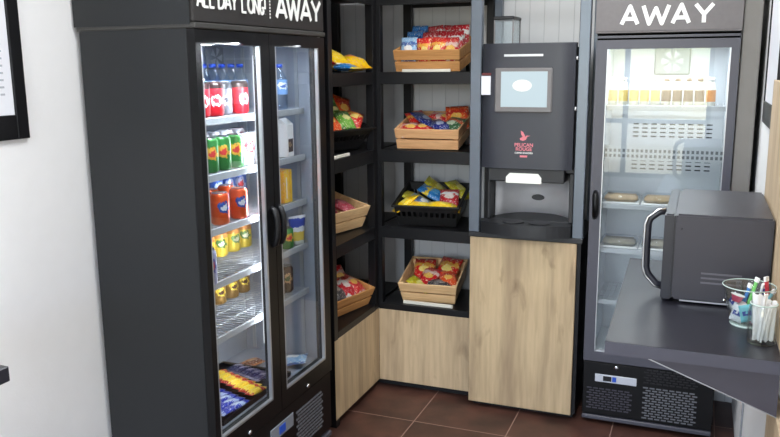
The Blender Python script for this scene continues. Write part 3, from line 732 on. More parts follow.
for k in range(2):
    cx = .725 + k * .125
    lathe(bm, [(.052, 0), (.052, .004)], 20, (cx, -.07, zc + .0575))
t.part('drip_grate', bm, M['ctrldark'], tray)
# hopper
t.part('hopper', BX((.592, .680, .03, .034, 1.776, 1.905), (.592, .680, .176, .18, 1.776, 1.905), (.592, .596, .034, .176, 1.776, 1.905), (.676, .680, .034, .176, 1.776, 1.905)), M['clear'])
t.part('hopper_rib', BX((.590, .595, .027, .032, 1.776, 1.906), (.678, .683, .027, .032, 1.776, 1.906), (.678, .683, .178, .183, 1.776, 1.906)), M['bezel'])
t.part('hopper_lid', BX((.586, .686, .024, .186, 1.906, 1.922), bev=.004), M['machineg'] if False else M['machined'])

# ------------------------------------------------------------------ single-door cooler on the right
X0, X1, Yd, Yk = 1.0745, 1.6597, -.0546, .40
t = Thing('display_fridge', 'dark grey upright single-door glass fridge with bright interior right of the coffee cabinet', 'cooler', (1.367, .15, 0))
t.part('cabinet', BX((X0, X0 + .03, -.02, Yk, .06, 1.835), (X1 - .03, X1, -.02, Yk, .06, 1.835), (X0 + .03, X1 - .03, Yk - .03, Yk, .06, 1.835), (X0 + .03, X1 - .03, -.02, Yk - .03, 1.79, 1.835), (X0 + .03, X1 - .03, -.02, Yk - .03, .06, .345), (X0 + .03, X1 - .03, .02, Yk - .02, 0, .06), bev=.002), M['coolerdoor'])
ia, ib = X0 + .031, X1 - .031
t.part('inner_liner', BX((ia, ib, Yk - .035, Yk - .031, .346, 1.789), (ia, ia + e, .0, Yk - .035, .346, 1.789), (ib - e, ib, .0, Yk - .035, .346, 1.789), (ia + e, ib - e, .0, Yk - .035, 1.785, 1.789), (ia + e, ib - e, .0, Yk - .035, .346, .35)), M['liner2'])
hd = t.part('header_sign', BX((X0 - .006, X1 + .003, Yd - .001, Yk, 1.836, 2.16), (X0 - .006, X1 + .003, Yd - .001, -.022, 1.829, 1.8362), bev=.002), M['signlit'])
fnR = lambda u, v, d: (u, Yd - .0015 - d, v)
bm = bmesh.new()
for c_, xa, xc in (('A', 1.178, 1.245), ('W', 1.266, 1.370), ('A', 1.387, 1.453), ('Y', 1.476, 1.545)): strokes(bm, c_, fnR, xa, xc, 1.866, .076, .0165)
t.part('lettering', bm, M['letter'], hd)
t.part('shadow_gap', BX((X0 + .002, X1 - .002, Yd + .014, -.021, 1.802, 1.8285)), M['gapshade'])  # dark filler strip, shade of the gap put into its colour
t.part('gap_moulding', BX((X0 + .002, X1 - .001, Yd - .001, Yd + .013, 1.809, 1.819)), M['coolerdoor2'])
z0, z1, g0, g1, ga, gb = .314, 1.801, .363, 1.762, 1.123, 1.626
dr = t.part('door', BX((X0, X1, Yd, -.024, z0, g0), (X0, X1, Yd, -.024, g1, z1), (X0, ga, Yd, -.024, g0, g1), (gb, X1, Yd, -.024, g0, g1)), M['coolerdoor2'])
t.part('glass_pane', BX((ga, gb, -.040, -.034, g0, g1)), M['pane2'], dr)
t.part('silver_bead', BX((ga, gb, Yd - .001, -.040, g0, g0 + .007), (ga, ga + .004, Yd - .001, -.040, g0, g1), (gb - .004, gb, Yd - .001, -.040, g0, g1)), M['silver'], dr)
bm = bmesh.new(); tube(bm, [(1.098, Yd + .002, 1.125), (1.100, Yd - .020, 1.112), (1.104, Yd - .030, 1.07), (1.102, Yd - .020, 1.02), (1.098, Yd + .002, 1.006)], [.010, .013, .015, .013, .010], 10)
t.part('handle', bm, M['coolerdoor'], dr, True)
bp = t.part('base_panel', BX((X0 + .002, X1 - .002, Yd + .002, -.021, .045, .309), bev=.003), M['coolerdoor'])
bm = bmesh.new(); cyl(bm, (1.227, Yd + .003, .292), (0, -1, 0), .010, .007, 14); t.part('lock', bm, M['chrome'], bp, True)
t.part('controller', BX((1.132, 1.322, Yd - .003, Yd + .003, .214, .252), bev=.002), M['ctrl'], bp)
t.part('display', BX((1.170, 1.208, Yd - .005, Yd - .002, .222, .246)), M['ctrldark'], bp)
t.part('display', BX((1.212, 1.230, Yd - .005, Yd - .002, .222, .246)), M['ctrlblue'], bp)
for (xa, xc, za, zz, mk) in ((1.096, 1.31, .075, .185, 'bracket'), (1.352, 1.60, .235, .298, 'ctrldark'), (1.352, 1.60, .06, .215, 'grille')):
    bm = bmesh.new(); r = 0; z = za
    while z < zz:
        x = xa + (.012 if r % 2 else 0)
        while x < xc - .02:
            box(bm, x, x + .022, Yd - .0005, Yd + .003, z, z + .006); x += .029
        z += .0125; r += 1
    t.part('vent_grille', bm, M[mk], bp)
t.part('kick_bar', BX((X0 + .003, X1 - .003, Yd - .008, .0, .022, .042), bev=.003), M['coolerdoor2'])
bm = BX((1.30, 1.462, Yk - .050, Yk - .036, 1.645, 1.772), bev=.006); f = t.part('fan_housing', bm, M['fan'])
bm = bmesh.new()
for k in range(6):
    a = 2 * PI * k / 6; c_ = (1.381, 1.709)
    prism(bm, [(c_[0] + .012 * math.cos(a), Yk - .051, c_[1] + .012 * math.sin(a)), (c_[0] + .05 * math.cos(a + .3), Yk - .054, c_[1] + .05 * math.sin(a + .3)), (c_[0] + .05 * math.cos(a - .3), Yk - .051, c_[1] + .05 * math.sin(a - .3))], (0, -.002, 0))
t.part('fan_blades', bm, M['wire'], f)
t.part('light_tube', BX((1.16, 1.58, .012, .024, 1.772, 1.782)), M['led'])
bm = bmesh.new()
for zz in (1.185, 1.205, 1.225, 1.245, 1.345, 1.365, 1.385, 1.405):
    for k in range(9):
        x = 1.205 + k * .042 + (.012 if int(zz * 1000) % 40 else 0)
        box(bm, x, x + .026, Yk - .0365, Yk - .0345, zz, zz + .006)
t.part('back_louvre', bm, M['ctrldark'])
RZ = [1.512, 1.290, 1.060, .85, .60]
for i, z in enumerate(RZ):
    bm = bmesh.new()
    box(bm, ia + .008, ib - .008, .002, .008, z - .018, z + .004, .001); box(bm, ia + .008, ib - .008, .35, .356, z - .008, z)
    for k in range(24):
        x = ia + .012 + k * (ib - ia - .024) / 23; box(bm, x - .0016, x + .0016, .008, .35, z - .004, z)
    for yy in (.1, .2, .3): box(bm, ia + .01, ib - .01, yy, yy + .004, z - .008, z - .004)
    s = t.part('wire_shelf', bm, M['wire'])
    if i in (1,):
        bm = bmesh.new()
        box(bm, ia + .008, ib - .008, -.0005, .0015, z - .02, z + .045)
        t.part('shelf_front', bm, M['liner2'], s)
        bm = bmesh.new()
        for k in range(26):
            for q in range(2):
                x = ia + .02 + k * .0195; box(bm, x, x + .011, -.0015, -.0004, z - .008 + q * .024, z + .006 + q * .024)
        t.part('shelf_front_slots', bm, M['grille'], s)
# milk bottles
def milk(mk):
    bm = bmesh.new(); lathe(bm, [(.016, 0), (.020, .004), (.020, .080), (.014, .100), (.011, .108)], 14)
    o = solo('milk_bottle', bm, D['milk'], 'x', 'bottle', None, None, True)
    bm = bmesh.new(); lathe(bm, [(.0205, .020), (.0205, .070)], 14, caps=False); obj('wrap_label', bm, D[mk], o, True)
    bm = bmesh.new(); lathe(bm, [(.0125, .106), (.0125, .124)], 12); obj('cap', bm, D['milkgrey'] if mk == 'milkgrey' else M['white'], o, True)
    return o
def mrow(mk, xs, y, fmt, g):
    row(milk(mk), [(x, y, RZ[0] + .001) for x in xs], fmt, g)
mrow('milkyellow', [1.145 + k * .046 for k in range(5)], .045, 'pale yellow labelled milk bottle, %s in the front row of the bright fridge', 'yellow milk bottles in the bright fridge')
mrow('milkgrey', [1.375 + k * .046 for k in range(4)], .045, 'white milk bottle with brown cap, %s right of the yellow ones', 'brown-capped milk bottles in the bright fridge')
mrow('milkorange', [1.559 + k * .042 for k in range(1)], .045, 'orange labelled milk bottle, %s in the front row of the bright fridge', 'orange milk bottles in the bright fridge')
# food trays
def foodtray(fill, label, loc, w=.17):
    bm = bmesh.new(); box(bm, -w / 2, w / 2, 0, .12, 0, .008, .002)
    o = solo('food_tray', bm, M['white'], label, 'food tray', None, 'packed food trays in the bright fridge'); o.location = loc
    bm = BX((-w / 2 + .012, w / 2 - .012, .012, .108, .008, .036), bev=.008, seg=2); obj('filling', bm, fill, o, True)
    bm = BX((-w / 2 + .004, w / 2 - .004, .004, .116, .0082, .046), bev=.008, seg=2); obj('clear_lid', bm, M['clear'], o, True)
    return o
names = {1: 'second', 2: 'third', 3: 'fourth'}
for i, fl in ((2, 'sand'), (3, 'salad')):
    for k in range(3):
        foodtray(D[fl], 'clear-lidded food tray, %s on the %s shelf of the bright fridge' % (ORD[k], names[i]), (1.20 + k * .178, .03, RZ[i] + .001))

# ------------------------------------------------------------------ crates and baskets on the rack
TILT = math.radians(13)
def taper(bm, w, d, h, k):
    for v in bm.verts:
        s = v.co.z / h
        v.co.x *= 1 + k / w * (s - 1); c0 = d / 2
        v.co.y = c0 + (v.co.y - c0) * (1 + k / d * (s - 1))
def feet(T, w, d):
    for sx in (-1, 1):
        bm = bmesh.new(); xa = sx * (w / 2 - .045)
        ya, yc = d * .80, d * .90; tt = math.tan(TILT)
        prism(bm, [(xa, ya, -.0005), (xa, yc, -.0005), (xa, yc, -yc * tt + .0005), (xa, ya, -ya * tt + .0005)], (.018, 0, 0))
        T.part('rear_foot', bm, M['basket'])
def wood_crate(label, loc, rz, w, d, h, tk, m, group='wooden snack crates on the rack'):
    T = Thing('wooden_crate', label, 'crate', loc, (0, 0, 0), group, local=True)
    T.o.rotation_euler = (Matrix.Rotation(rz, 4, 'Z') @ Matrix.Rotation(TILT, 4, 'X')).to_euler()
    th = .009; gz = h * .50
    def slats(fn):
        bm = bmesh.new(); fn(bm, 0, gz - .004); fn(bm, gz + .004, h); taper(bm, w, d, h, tk); return bm
    T.part('front_panel', slats(lambda bm, a, b: box(bm, -w / 2, w / 2, 0, th, a, b, .0015)), m)
    T.part('back_panel', slats(lambda bm, a, b: box(bm, -w / 2, w / 2, d - th, d, a, b, .0015)), m)
    for s in (-1, 1):
        T.part('side_panel', slats(lambda bm, a, b: box(bm, s * w / 2 - (th if s > 0 else 0), s * w / 2 + (0 if s > 0 else th), th, d - th, a, b, .0015)), m)
    bm = BX((-w / 2 + th, w / 2 - th, th, d - th, .0005, .008)); taper(bm, w, d, h, tk); T.part('base', bm, m)
    for sx in (-1, 1):
        for (ya, yc) in ((th, th + .018), (d - th - .018, d - th)):
            xa = sx * (w / 2 - th - .009)
            bm = BX((xa - .009, xa + .009, ya, yc, .008, h - .004)); taper(bm, w, d, h, tk); T.part('corner_post', bm, m)
    feet(T, w - tk, d)
    return T.o
def black_basket(label, loc, rz, w, d, h, tk, group='black plastic snack baskets on the rack'):
    T = Thing('black_basket', label, 'basket', loc, (0, 0, 0), group, local=True)
    T.o.rotation_euler = (Matrix.Rotation(rz, 4, 'Z') @ Matrix.Rotation(TILT, 4, 'X')).to_euler()
    th = .006
    def wall(fn, L_):
        bm = bmesh.new()
        fn(bm, -L_ / 2, L_ / 2, 0, h * .45); fn(bm, -L_ / 2, L_ / 2, h * .68, h)
        n = int(L_ / .028)
        for k in range(n + 1):
            c_ = -L_ / 2 + k * L_ / n; fn(bm, max(-L_ / 2, c_ - .006), min(L_ / 2, c_ + .006), h * .45, h * .68)
        taper(bm, w, d, h, tk); return bm
    T.part('front_wall', wall(lambda bm, a, b, c, e_: box(bm, a, b, 0, th, c, e_), w), M['basket'])
    T.part('back_wall', wall(lambda bm, a, b, c, e_: box(bm, a, b, d - th, d, c, e_), w), M['basket'])
    for s in (-1, 1):
        xa = s * w / 2 - (th if s > 0 else 0)
        T.part('side_wall', wall(lambda bm, a, b, c, e_: box(bm, xa, xa + th, d / 2 + a, d / 2 + b, c, e_), d - 2 * th), M['basket'])
    bm = BX((-w / 2, w / 2, 0, d, .0005, .006)); taper(bm, w, d, h, tk); T.part('base', bm, M['basket'])
    r = .011
    T.part('rim', BX((-w / 2 - r, w / 2 + r, -r, 0, h - .008, h + .002), (-w / 2 - r, w / 2 + r, d, d + r, h - .008, h + .002), (-w / 2 - r, -w / 2, 0, d, h - .008, h + .002), (w / 2, w / 2 + r, 0, d, h - .008, h + .002), bev=.002), M['basket'])
    feet(T, w - tk, d)
    return T.o
bpy.context.view_layer.update()
def fill(crate, items, group):
    """bags laid inside a crate: (wrapper, x, y, z, rx, ry, rz, w, l, h, label) in the crate's own axes"""
    bpy.context.view_layer.update()
    mw = crate.matrix_basis.copy()
    for i, (k, x, y, z, rx, ry, rz, w, l, h, lab) in enumerate(items):
        o = bag(k, 'snack_bag', w, l, h, i % 4)
        m_ = mw @ Matrix.Translation((x, y, z)) @ Euler((math.radians(rx), math.radians(ry), math.radians(rz))).to_matrix().to_4x4()
        o.matrix_basis = m_
        tag(o, lab, 'snack bag', group)
# right side of the corner, top tier down
zD, zC, zB, zA = 1.667, 1.281, .882, .470
cD = wood_crate('honey-coloured wooden crate of blue and red bags on the top back-wall shelf', (.250, .050, zD), 0, .345, .33, .108, .012, M['crate2'])
its = []
for k, (kind, nm) in enumerate((('paleblue', 'pale blue'), ('blue', 'mid blue'), ('blue', 'deep blue'))):
    its.append((kind, -.115, .075 + k * .085, .095 + .012 * k, 62, 0, 4 - 3 * k, .085, .13, .03, ['front', 'middle', 'rear'][k] + ' blue snack bag in the left column of the top wooden crate'))
rows_ = (('redgold', -.030), ('redgold', .038), ('red', .105))
for c_, (kind, x) in enumerate(rows_):
    for k in range(3):
        kd = (kind, 'redwhite', 'redwhite')[k]
        its.append((kd, x + .012 * k * .3, .072 + k * .085, .090 + .014 * k, 60, (-6, 4, 0)[c_], (5, -6, 8)[c_], .08, .135, .032,
            '%s red snack bag in the %s red column of the top wooden crate' % (['front', 'middle', 'rear'][k], ['left', 'centre', 'right'][c_])))
fill(cD, its, 'snack bags in the top wooden crate')
cC = wood_crate('pale wooden crate of red, navy and green bags on the second back-wall shelf', (.250, .050, zC), .04, .335, .33, .106, .014, M['crate'])
fill(cC, [('red', -.105, .08, .078, 20, 0, 20, .10, .14, .04, 'red snack bag at the front left of the second wooden crate'),
          ('red', -.045, .10, .075, 15, 4, -10, .10, .14, .04, 'red snack bag at the front centre of the second wooden crate'),
          ('redgold', -.10, .20, .085, 30, 0, 40, .10, .15, .04, 'red snack bag at the back left of the second wooden crate'),
          ('navy', -.045, .165, .112, 16, 14, 62, .09, .17, .035, 'navy snack bag lying across the reds in the second wooden crate'),
          ('navy', .045, .105, .092, 14, -8, 48, .08, .14, .035, 'grey-blue snack bag at the front middle of the second wooden crate'),
          ('red', .03, .24, .088, 26, 0, 85, .09, .15, .04, 'red snack bag at the back middle of the second wooden crate'),
          ('darkgreen', .105, .12, .085, 24, 0, -25, .10, .14, .04, 'dark green snack bag at the front right of the second wooden crate'),
          ('orange', .105, .22, .105, 34, 0, 12, .12, .15, .04, 'orange snack bag at the back right of the second wooden crate')], 'snack bags in the second wooden crate')
cB = black_basket('black slotted plastic basket of yellow bags on the third back-wall shelf', (.245, .055, zB), .09, .335, .33, .115, .03)
fill(cB, [('yellow', -.125, .075, .095, 30, -14, -48, .08, .15, .035, 'yellow snack bag standing at the left front corner of the back-wall basket'),
          ('yellow', -.03, .055, .088, 14, 0, 84, .075, .16, .035, 'yellow snack bag lying flat along the front of the back-wall basket'),
          ('yellow', .085, .055, .088, 12, 0, 95, .075, .17, .035, 'yellow snack bag at the right front of the back-wall basket'),
          ('paleblue', -.03, .115, .094, 20, 0, 76, .07, .16, .03, 'pale blue snack bag behind the front yellow bags in the basket'),
          ('olive', -.095, .16, .090, 20, 0, 70, .08, .15, .035, 'lime yellow snack bag at the left middle of the back-wall basket'),
          ('tealblue', .005, .185, .105, 32, 0, 78, .10, .17, .04, 'teal blue snack bag in the middle of the back-wall basket'),
          ('redwhite', .095, .145, .100, 34, 0, 6, .10, .12, .04, 'red and white snack bag at the right of the back-wall basket'),
          ('olive', .01, .275, .112, 36, 0, 88, .10, .16, .035, 'lime yellow snack bag along the back edge of the back-wall basket'),
          ('olive', .125, .245, .112, 34, 8, 60, .09, .15, .035, 'lime yellow snack bag at the right back corner of the basket')], 'snack bags in the black back-wall basket')
cA = wood_crate('pale wooden crate of red bags on the bottom back-wall shelf, nearest the floor', (.252, .060, zA), .09, .315, .32, .112, .034, M['crateB'])
fill(cA, [('redgold', -.060, .20, .085, 34, 0, 6, .115, .16, .045, 'red snack bag at the back left of the bottom crate'),
          ('redgold', .065, .21, .092, 34, 0, -14, .12, .17, .045, 'red snack bag at the back right of the bottom crate'),
          ('red', -.020, .13, .080, 24, 0, -18, .10, .14, .04, 'red snack bag in the middle of the bottom crate'),
          ('olive', -.055, .08, .072, 18, 0, 70, .08, .14, .035, 'gold snack bag at the front left of the bottom crate'),
          ('grey', .055, .085, .074, 18, 0, 100, .08, .14, .035, 'charcoal snack bag at the front right of the bottom crate'),
          ('orange', .085, .13, .082, 26, 0, 20, .09, .13, .04, 'orange snack bag at the right side of the bottom crate')], 'snack bags in the bottom back-wall crate')
for (xa, xc, z, lab) in ((.125, .375, zD, 'cream price strip under the crate on the top back-wall shelf'), (.125, .395, zA, 'cream price strip under the crate on the bottom back-wall shelf')):
    solo('price_strip', BX((xa, xc, .030, .044, z - .0015, z + .014), bev=.001), M['label'], lab, 'price strip', ((xa + xc) / 2, .037, z - .0015))
# left side of the corner
def lpos(x, y, z, rz):   # far end of the front rim given, crate width w
    return (x, y, z)
rzA = math.radians(76)
def left_loc(far, rz, w, over):
    d = Vector((math.cos(rz), math.sin(rz))); n_ = Vector((math.sin(rz), -math.cos(rz)))
    c = Vector(far) - d * w / 2 - n_ * over
    return c
rzA = math.radians(77.4); w = .33; c = left_loc((.007, -.055), rzA, w, .026)
lA = wood_crate('honey wooden crate of red and charcoal bags on the bottom shelf beside the cooler', (c.x, c.y, zA), rzA, w, .31, .100, .03, M['crate2'])
fill(lA, [('red', .095, .10, .092, 28, 0, 12, .10, .14, .045, 'red snack bag at the right front of the lower left crate'),
          ('redwhite', .03, .10, .092, 30, 6, -14, .10, .14, .045, 'red and white snack bag at the centre front of the lower left crate'),
          ('grey', -.06, .095, .088, 24, 0, 20, .10, .14, .045, 'charcoal snack bag at the left front of the lower left crate'),
          ('red', .075, .17, .108, 36, 0, -8, .11, .15, .045, 'red snack bag at the right back of the lower left crate'),
          ('darkred', -.01, .17, .105, 36, 0, 10, .11, .15, .045, 'dark red snack bag at the centre back of the lower left crate'),
          ('darkred', -.09, .17, .10, 34, 0, -10, .10, .15, .045, 'dark red snack bag at the left back of the lower left crate')], 'snack bags in the lower left crate')
w = .31; c = left_loc((-.018, -.050), math.radians(76.5), w, .028)
lB = wood_crate('cream wooden crate of pink bags on the second lowest shelf beside the cooler', (c.x, c.y, zB), math.radians(76.5), w, .31, .118, .035, M['crateB'])
fill(lB, [('pink', .05, .11, .096, 16, 0, 18, .10, .15, .045, 'pink snack bag at the front of the cream left crate'),
          ('pink', -.05, .15, .100, 24, 0, -8, .10, .15, .045, 'pink snack bag at the left of the cream left crate'),
          ('pink', .03, .20, .096, 20, 0, 30, .10, .15, .045, 'pink snack bag at the back of the cream left crate')], 'pink snack bags in the cream left crate')
c = left_loc((.006, -.052), math.radians(70), .31, .030)
lC = black_basket('black plastic basket heaped with green and orange bags on the shelf beside the cooler', (c.x, c.y, zC), math.radians(70), .31, .30, .118, .08)
fill(lC, [('orange', -.06, .10, .126, 34, -6, 10, .10, .14, .045, 'orange snack bag at the front left of the heaped left basket'),
          ('green', .040, .10, .134, 34, 6, -12, .10, .14, .045, 'green snack bag at the front of the heaped left basket'),
          ('redgold', .118, .11, .128, 26, 8, -50, .09, .13, .04, 'red snack bag at the right of the heaped left basket'),
          ('green', .03, .17, .160, 48, 0, 14, .12, .15, .045, 'green snack bag at the back of the heaped left basket'),
          ('orange', .115, .20, .160, 52, 14, -16, .11, .15, .045, 'orange snack bag standing at the back right of the heaped left basket'),
          ('darkgreen', -.07, .19, .160, 48, 0, -8, .11, .15, .045, 'dark green snack bag at the back left of the heaped left basket')], 'snack bags in the heaped left basket')
solo('price_strip', BX((-.034, -.022, -.46, -.29, zC - .0015, zC + .012), bev=.001), M['label'], 'cream price strip under the black basket beside the cooler', 'price strip', (-.028, -.375, zC - .0015))
# loose bags on the top left shelf
for (k, x, y, z, rx, ry, rz, w_, l_, h_, lab) in (
    ('yellowlogo', -.09, -.105, zD + .036, 14, 0, 72, .14, .16, .075, 'plump yellow snack bag lying right on the top shelf beside the cooler'),
    ('yellow', -.15, -.225, zD + .075, 24, 0, 80, .12, .17, .05, 'yellow snack bag lying on top of the flat bags by the cooler'),
    ('yellow', -.24, -.30, zD + .085, 40, 0, 60, .12, .19, .05, 'yellow snack bag leaning at the back left of the top left shelf'),
    ('tealblue', -.075, -.245, zD + .018, 2, 0, 88, .10, .16, .034, 'flat blue snack bag lowest on the top left shelf'),
    ('redwhite', -.15, -.22, zD + .045, 6, 0, 84, .14, .17, .045, 'pink and white snack bag under the yellow bag on the top left shelf')):
    o = bag(k, 'snack_bag', w_, l_, h_, 2); o.location = (x, y, z); o.rotation_euler = (math.radians(rx), math.radians(ry), math.radians(rz))
    tag(o, lab, 'snack bag', 'loose snack bags on the top left shelf')

# ------------------------------------------------------------------ wall counters
t = Thing('wall_counter', 'dark laminate wall counter with a slanted bracket carrying the microwave', 'counter', (1.54, -1.24, .9))
bm = bmesh.new()
prism(bm, [(1.334, -1.707, .967), (1.742, -1.712, .967), (1.742, -.775, .967), (1.316, -.772, .967)], (0, 0, .033))
tp = t.part('counter_top', bm, M['counter'])
bm = bmesh.new(); prism(bm, [(1.3335, -1.7095, .9668), (1.7415, -1.7145, .9668), (1.7415, -1.7125, .9668), (1.3335, -1.7075, .9668)], (0, 0, .0325))
t.part('edge_band', bm, M['counteredge'], tp)
for yy in (-1.702, -.82):
    bm = bmesh.new(); prism(bm, [(1.44, yy, .9665), (1.742, yy, .9665), (1.742, yy, .855), ], (0, .022, 0)); br = t.part('bracket', bm, M['bracket'])
    bm = bmesh.new(); prism(bm, [(1.44, yy - .001, .9664), (1.742, yy - .001, .8549), (1.742, yy - .001, .8529), (1.438, yy - .001, .9644)], (0, .024, 0)); t.part('edge_band', bm, M['silver'], br)
t = Thing('wall_counter', 'dark wall counter whose corner shows at the lower left edge of the photo', 'counter', (-.2, -2.8, .96))
t.part('counter_top', BX((XL + .001, .023, -3.25, -2.376, .962, 1.0), bev=.002), M['counter'])
t.part('bracket', BX((XL + .001, -.1, -2.45, -2.43, .86, .9615)), M['bracket'])

# ------------------------------------------------------------------ microwave
t = Thing('microwave_oven', 'dark grey microwave oven side-on with a bowed chrome handle on the wall counter', 'microwave', (1.59, -1.05, 1.0))
a0, a1, b0, b1, c0, c1 = 1.478, 1.738, -1.298, -.79, 1.010, 1.268
t.part('body', BX((a0, a1, b0, b1, c0, c1), bev=.006, seg=2), M['mw'])
t.part('door', BX((1.446, 1.4775, b0 + .002, b1, c0 - .002, c1 - .002), bev=.005, seg=2), M['mwdark'])
t.part('door_window', BX((1.4445, 1.447, b0 + .12, b1 - .03, c0 + .035, c1 - .035)), M['ctrldark'])
hy = b0 + .075
bm = bmesh.new(); tube(bm, [(1.448, hy, 1.262), (1.428, hy, 1.258), (1.404, hy, 1.238), (1.398, hy, 1.22), (1.397, hy, 1.15), (1.398, hy, 1.085), (1.404, hy, 1.064), (1.428, hy, 1.036), (1.448, hy, 1.030)], .0105, 10)
h_ = t.part('handle', bm, M['mwdark'], None, True)
bm = bmesh.new(); tube(bm, [(1.446, hy - .008, 1.270), (1.424, hy - .008, 1.266), (1.396, hy - .008, 1.242), (1.389, hy - .008, 1.22), (1.388, hy - .008, 1.15), (1.389, hy - .008, 1.085), (1.396, hy - .008, 1.060), (1.424, hy - .008, 1.029), (1.446, hy - .008, 1.023)], .0042, 8)
t.part('chrome_strip', bm, M['chrome'], h_, True)
bm = bmesh.new()
for k in range(3): box(bm, 1.555, 1.665, b0 - .0015, b0 + .001, 1.066 + k * .014, 1.071 + k * .014)
t.part('side_vent', bm, M['ventline'])
t.part('base_rail', BX((1.50, 1.735, b0 + .001, b0 + .004, c0 - .003, c0 + .001)), M['silver'])
bm = bmesh.new(); cyl(bm, (1.622, b0 + .001, 1.021), (0, -1, 0), .005, .003, 10); t.part('screw', bm, M['chrome'], None, True)
bm = bmesh.new(); cyl(bm, (1.495, b0 + .001, 1.225), (0, -1, 0), .003, .0015, 10); t.part('screw', bm, M['mwdark'], None, True)
for xx in (1.50, 1.70):
    for yy in (b0 + .05, b1 - .05):
        bm = bmesh.new(); cyl(bm, (xx, yy, 1.0002), (0, 0, 1), .012, .012, 12); t.part('foot', bm, M['ctrldark'])

# ------------------------------------------------------------------ bowl and jar with sachets
bc = (1.676, -1.445, 1.0005)
bm = bmesh.new(); lathe(bm, [(.001, 0), (.038, 0), (.042, .006), (.066, .108), (.068, .110), (.064, .110), (.0625, .106), (.038, .010), (.001, .008)], 32, caps=False)
o = solo('glass_bowl', bm, M['bowl'], 'flared clear glass bowl of sachets and sugar sticks in front of the microwave', 'bowl', None, None, True); o.location = bc
SM = {k: mat(k + '_sachet', c, .4, var=.1, scale=80) for k, c in (('green', rgb(120, 200, 110)), ('blue', rgb(70, 130, 200)), ('red', rgb(222, 60, 80)), ('whiteblue', rgb(225, 232, 240)), ('navy', rgb(50, 70, 160)), ('pinkred', rgb(230, 90, 120)), ('cyan', rgb(120, 200, 215)))}
def stick(kind, p, q, label, w=.014, group='sugar sticks in the glass bowl', tip=True, m=None):
    p, q = Vector(p), Vector(q); d = q - p; l = d.length
    bm = BX((-w / 2, w / 2, -.0022, .0022, 0, l), bev=.002, seg=2)
    o = solo('sugar_stick', bm, m or SM[kind], label, 'sugar stick', None, group)
    o.location = p; o.rotation_euler = d.to_track_quat('Z', 'Y').to_euler()
    if tip: obj('white_end', BX((-w / 2 - .0006, w / 2 + .0006, -.0028, .0028, l - .012, l + .0008)), M['white'], o)
    return o
S = lambda x, y, z: (bc[0] + x, bc[1] + y, bc[2] + z)
bm = bmesh.new(); tube(bm, [(.0662 * math.cos(2 * PI * k / 40), .0662 * math.sin(2 * PI * k / 40), .1105) for k in range(41)], .0014, 8, False); obj('rim', bm, M['rimglass'], o, True)
bm = bmesh.new(); lathe(bm, [(.001, -.0003), (.040, -.0003), (.043, .005), (.036, .007), (.001, .007)], 28, caps=False); obj('thick_base', bm, M['rimglass'], o, True)
stick('green', S(-.004, .0, .035), S(.020, .012, .130), 'green sugar stick with a white end poking out of the glass bowl')
stick('red', S(.050, .004, .055), S(.040, .010, .135), 'red sugar stick with a white end standing highest in the glass bowl', .017)
stick('blue', S(-.014, .012, .040), S(.004, .02, .110), 'blue sugar stick left of the green one in the bowl')
stick('whiteblue', S(.020, .005, .045), S(.034, .0, .118), 'white sugar stick between the green and red ones in the bowl')
stick('navy', S(.026, .022, .045), S(.040, .025, .112), 'navy sugar stick at the back of the glass bowl')
stick('cyan', S(.02, -.02, .03), S(.062, -.005, .105), 'cyan sugar stick leaning right in the glass bowl')
def cup(kind, p, label):
    bm = bmesh.new(); lathe(bm, [(.011, 0), (.016, .016), (.018, .018)], 14)
    o = solo('creamer_cup', bm, SM[kind], label, 'creamer cup', None, 'creamer cups in the glass bowl', True); o.location = p
    o.rotation_euler = (random.uniform(-.5, .5), random.uniform(-.5, .5), 0)
    bm = bmesh.new(); lathe(bm, [(.019, .018), (.019, .0195)], 14); obj('foil_lid', bm, M['white'], o)
cup('whiteblue', S(-.020, -.014, .012), 'white creamer cup at the left bottom of the glass bowl')
cup('pinkred', S(.014, -.020, .012), 'pink creamer cup at the right bottom of the glass bowl')
cup('whiteblue', S(.010, .018, .012), 'white creamer cup at the back bottom of the glass bowl')
cup('cyan', S(-.014, .004, .036), 'cyan creamer cup on top of the white ones in the bowl')
cup('pinkred', S(-.030, .004, .062), 'pink creamer cup near the left rim of the glass bowl')
cup('cyan', S(.022, -.004, .040), 'cyan creamer cup at the right of the glass bowl')
def sachet(kind, p, rot, label, w=.034, l=.045):
    bm = pillow(w, l, .010, 6, 6, seed=5)
    o = solo('sachet', bm, SM[kind], label, 'sachet', None, 'sachets in the glass bowl', True); o.location = p; o.rotation_euler = rot
    obj('print_stripe', BX((-w * .32, w * .32, -.006, .006, .0055, .0075)), SM['navy' if kind != 'navy' else 'whiteblue'], o)
sachet('whiteblue', S(-.024, -.022, .036), (1.25, .2, -.5), 'white sachet with blue stripe leaning at the left front of the bowl')
sachet('cyan', S(-.004, -.034, .042), (1.3, -.2, .2), 'pale cyan sachet standing at the front of the bowl')
sachet('whiteblue', S(.022, -.028, .038), (1.3, .1, .6), 'white sachet with blue stripe at the right front of the bowl')
sachet('whiteblue', S(-.034, .012, .058), (1.2, .3, -1.2), 'white sachet standing at the back left of the bowl')
sachet('pinkred', S(.038, -.008, .050), (1.2, .4, 1.0), 'pink sachet at the right side of the bowl', .03, .045)
jc = (1.704, -1.586, 1.0005)
bm = bmesh.new(); lathe(bm, [(.001, 0), (.032, 0), (.035, .005), (.035, .085), (.032, .098), (.033, .103), (.030, .103), (.030, .097), (.0325, .085), (.0325, .006), (.001, .005)], 28, caps=False)
o = solo('glass_jar', bm, M['bowl'], 'clear glass jar stuffed with white sticks at the right photo edge', 'jar', None, None, True); o.location = jc
bm = bmesh.new(); tube(bm, [(.0315 * math.cos(2 * PI * k / 40), .0315 * math.sin(2 * PI * k / 40), .1035) for k in range(41)], .0018, 8, False); obj('rim', bm, M['rimglass'], o, True)
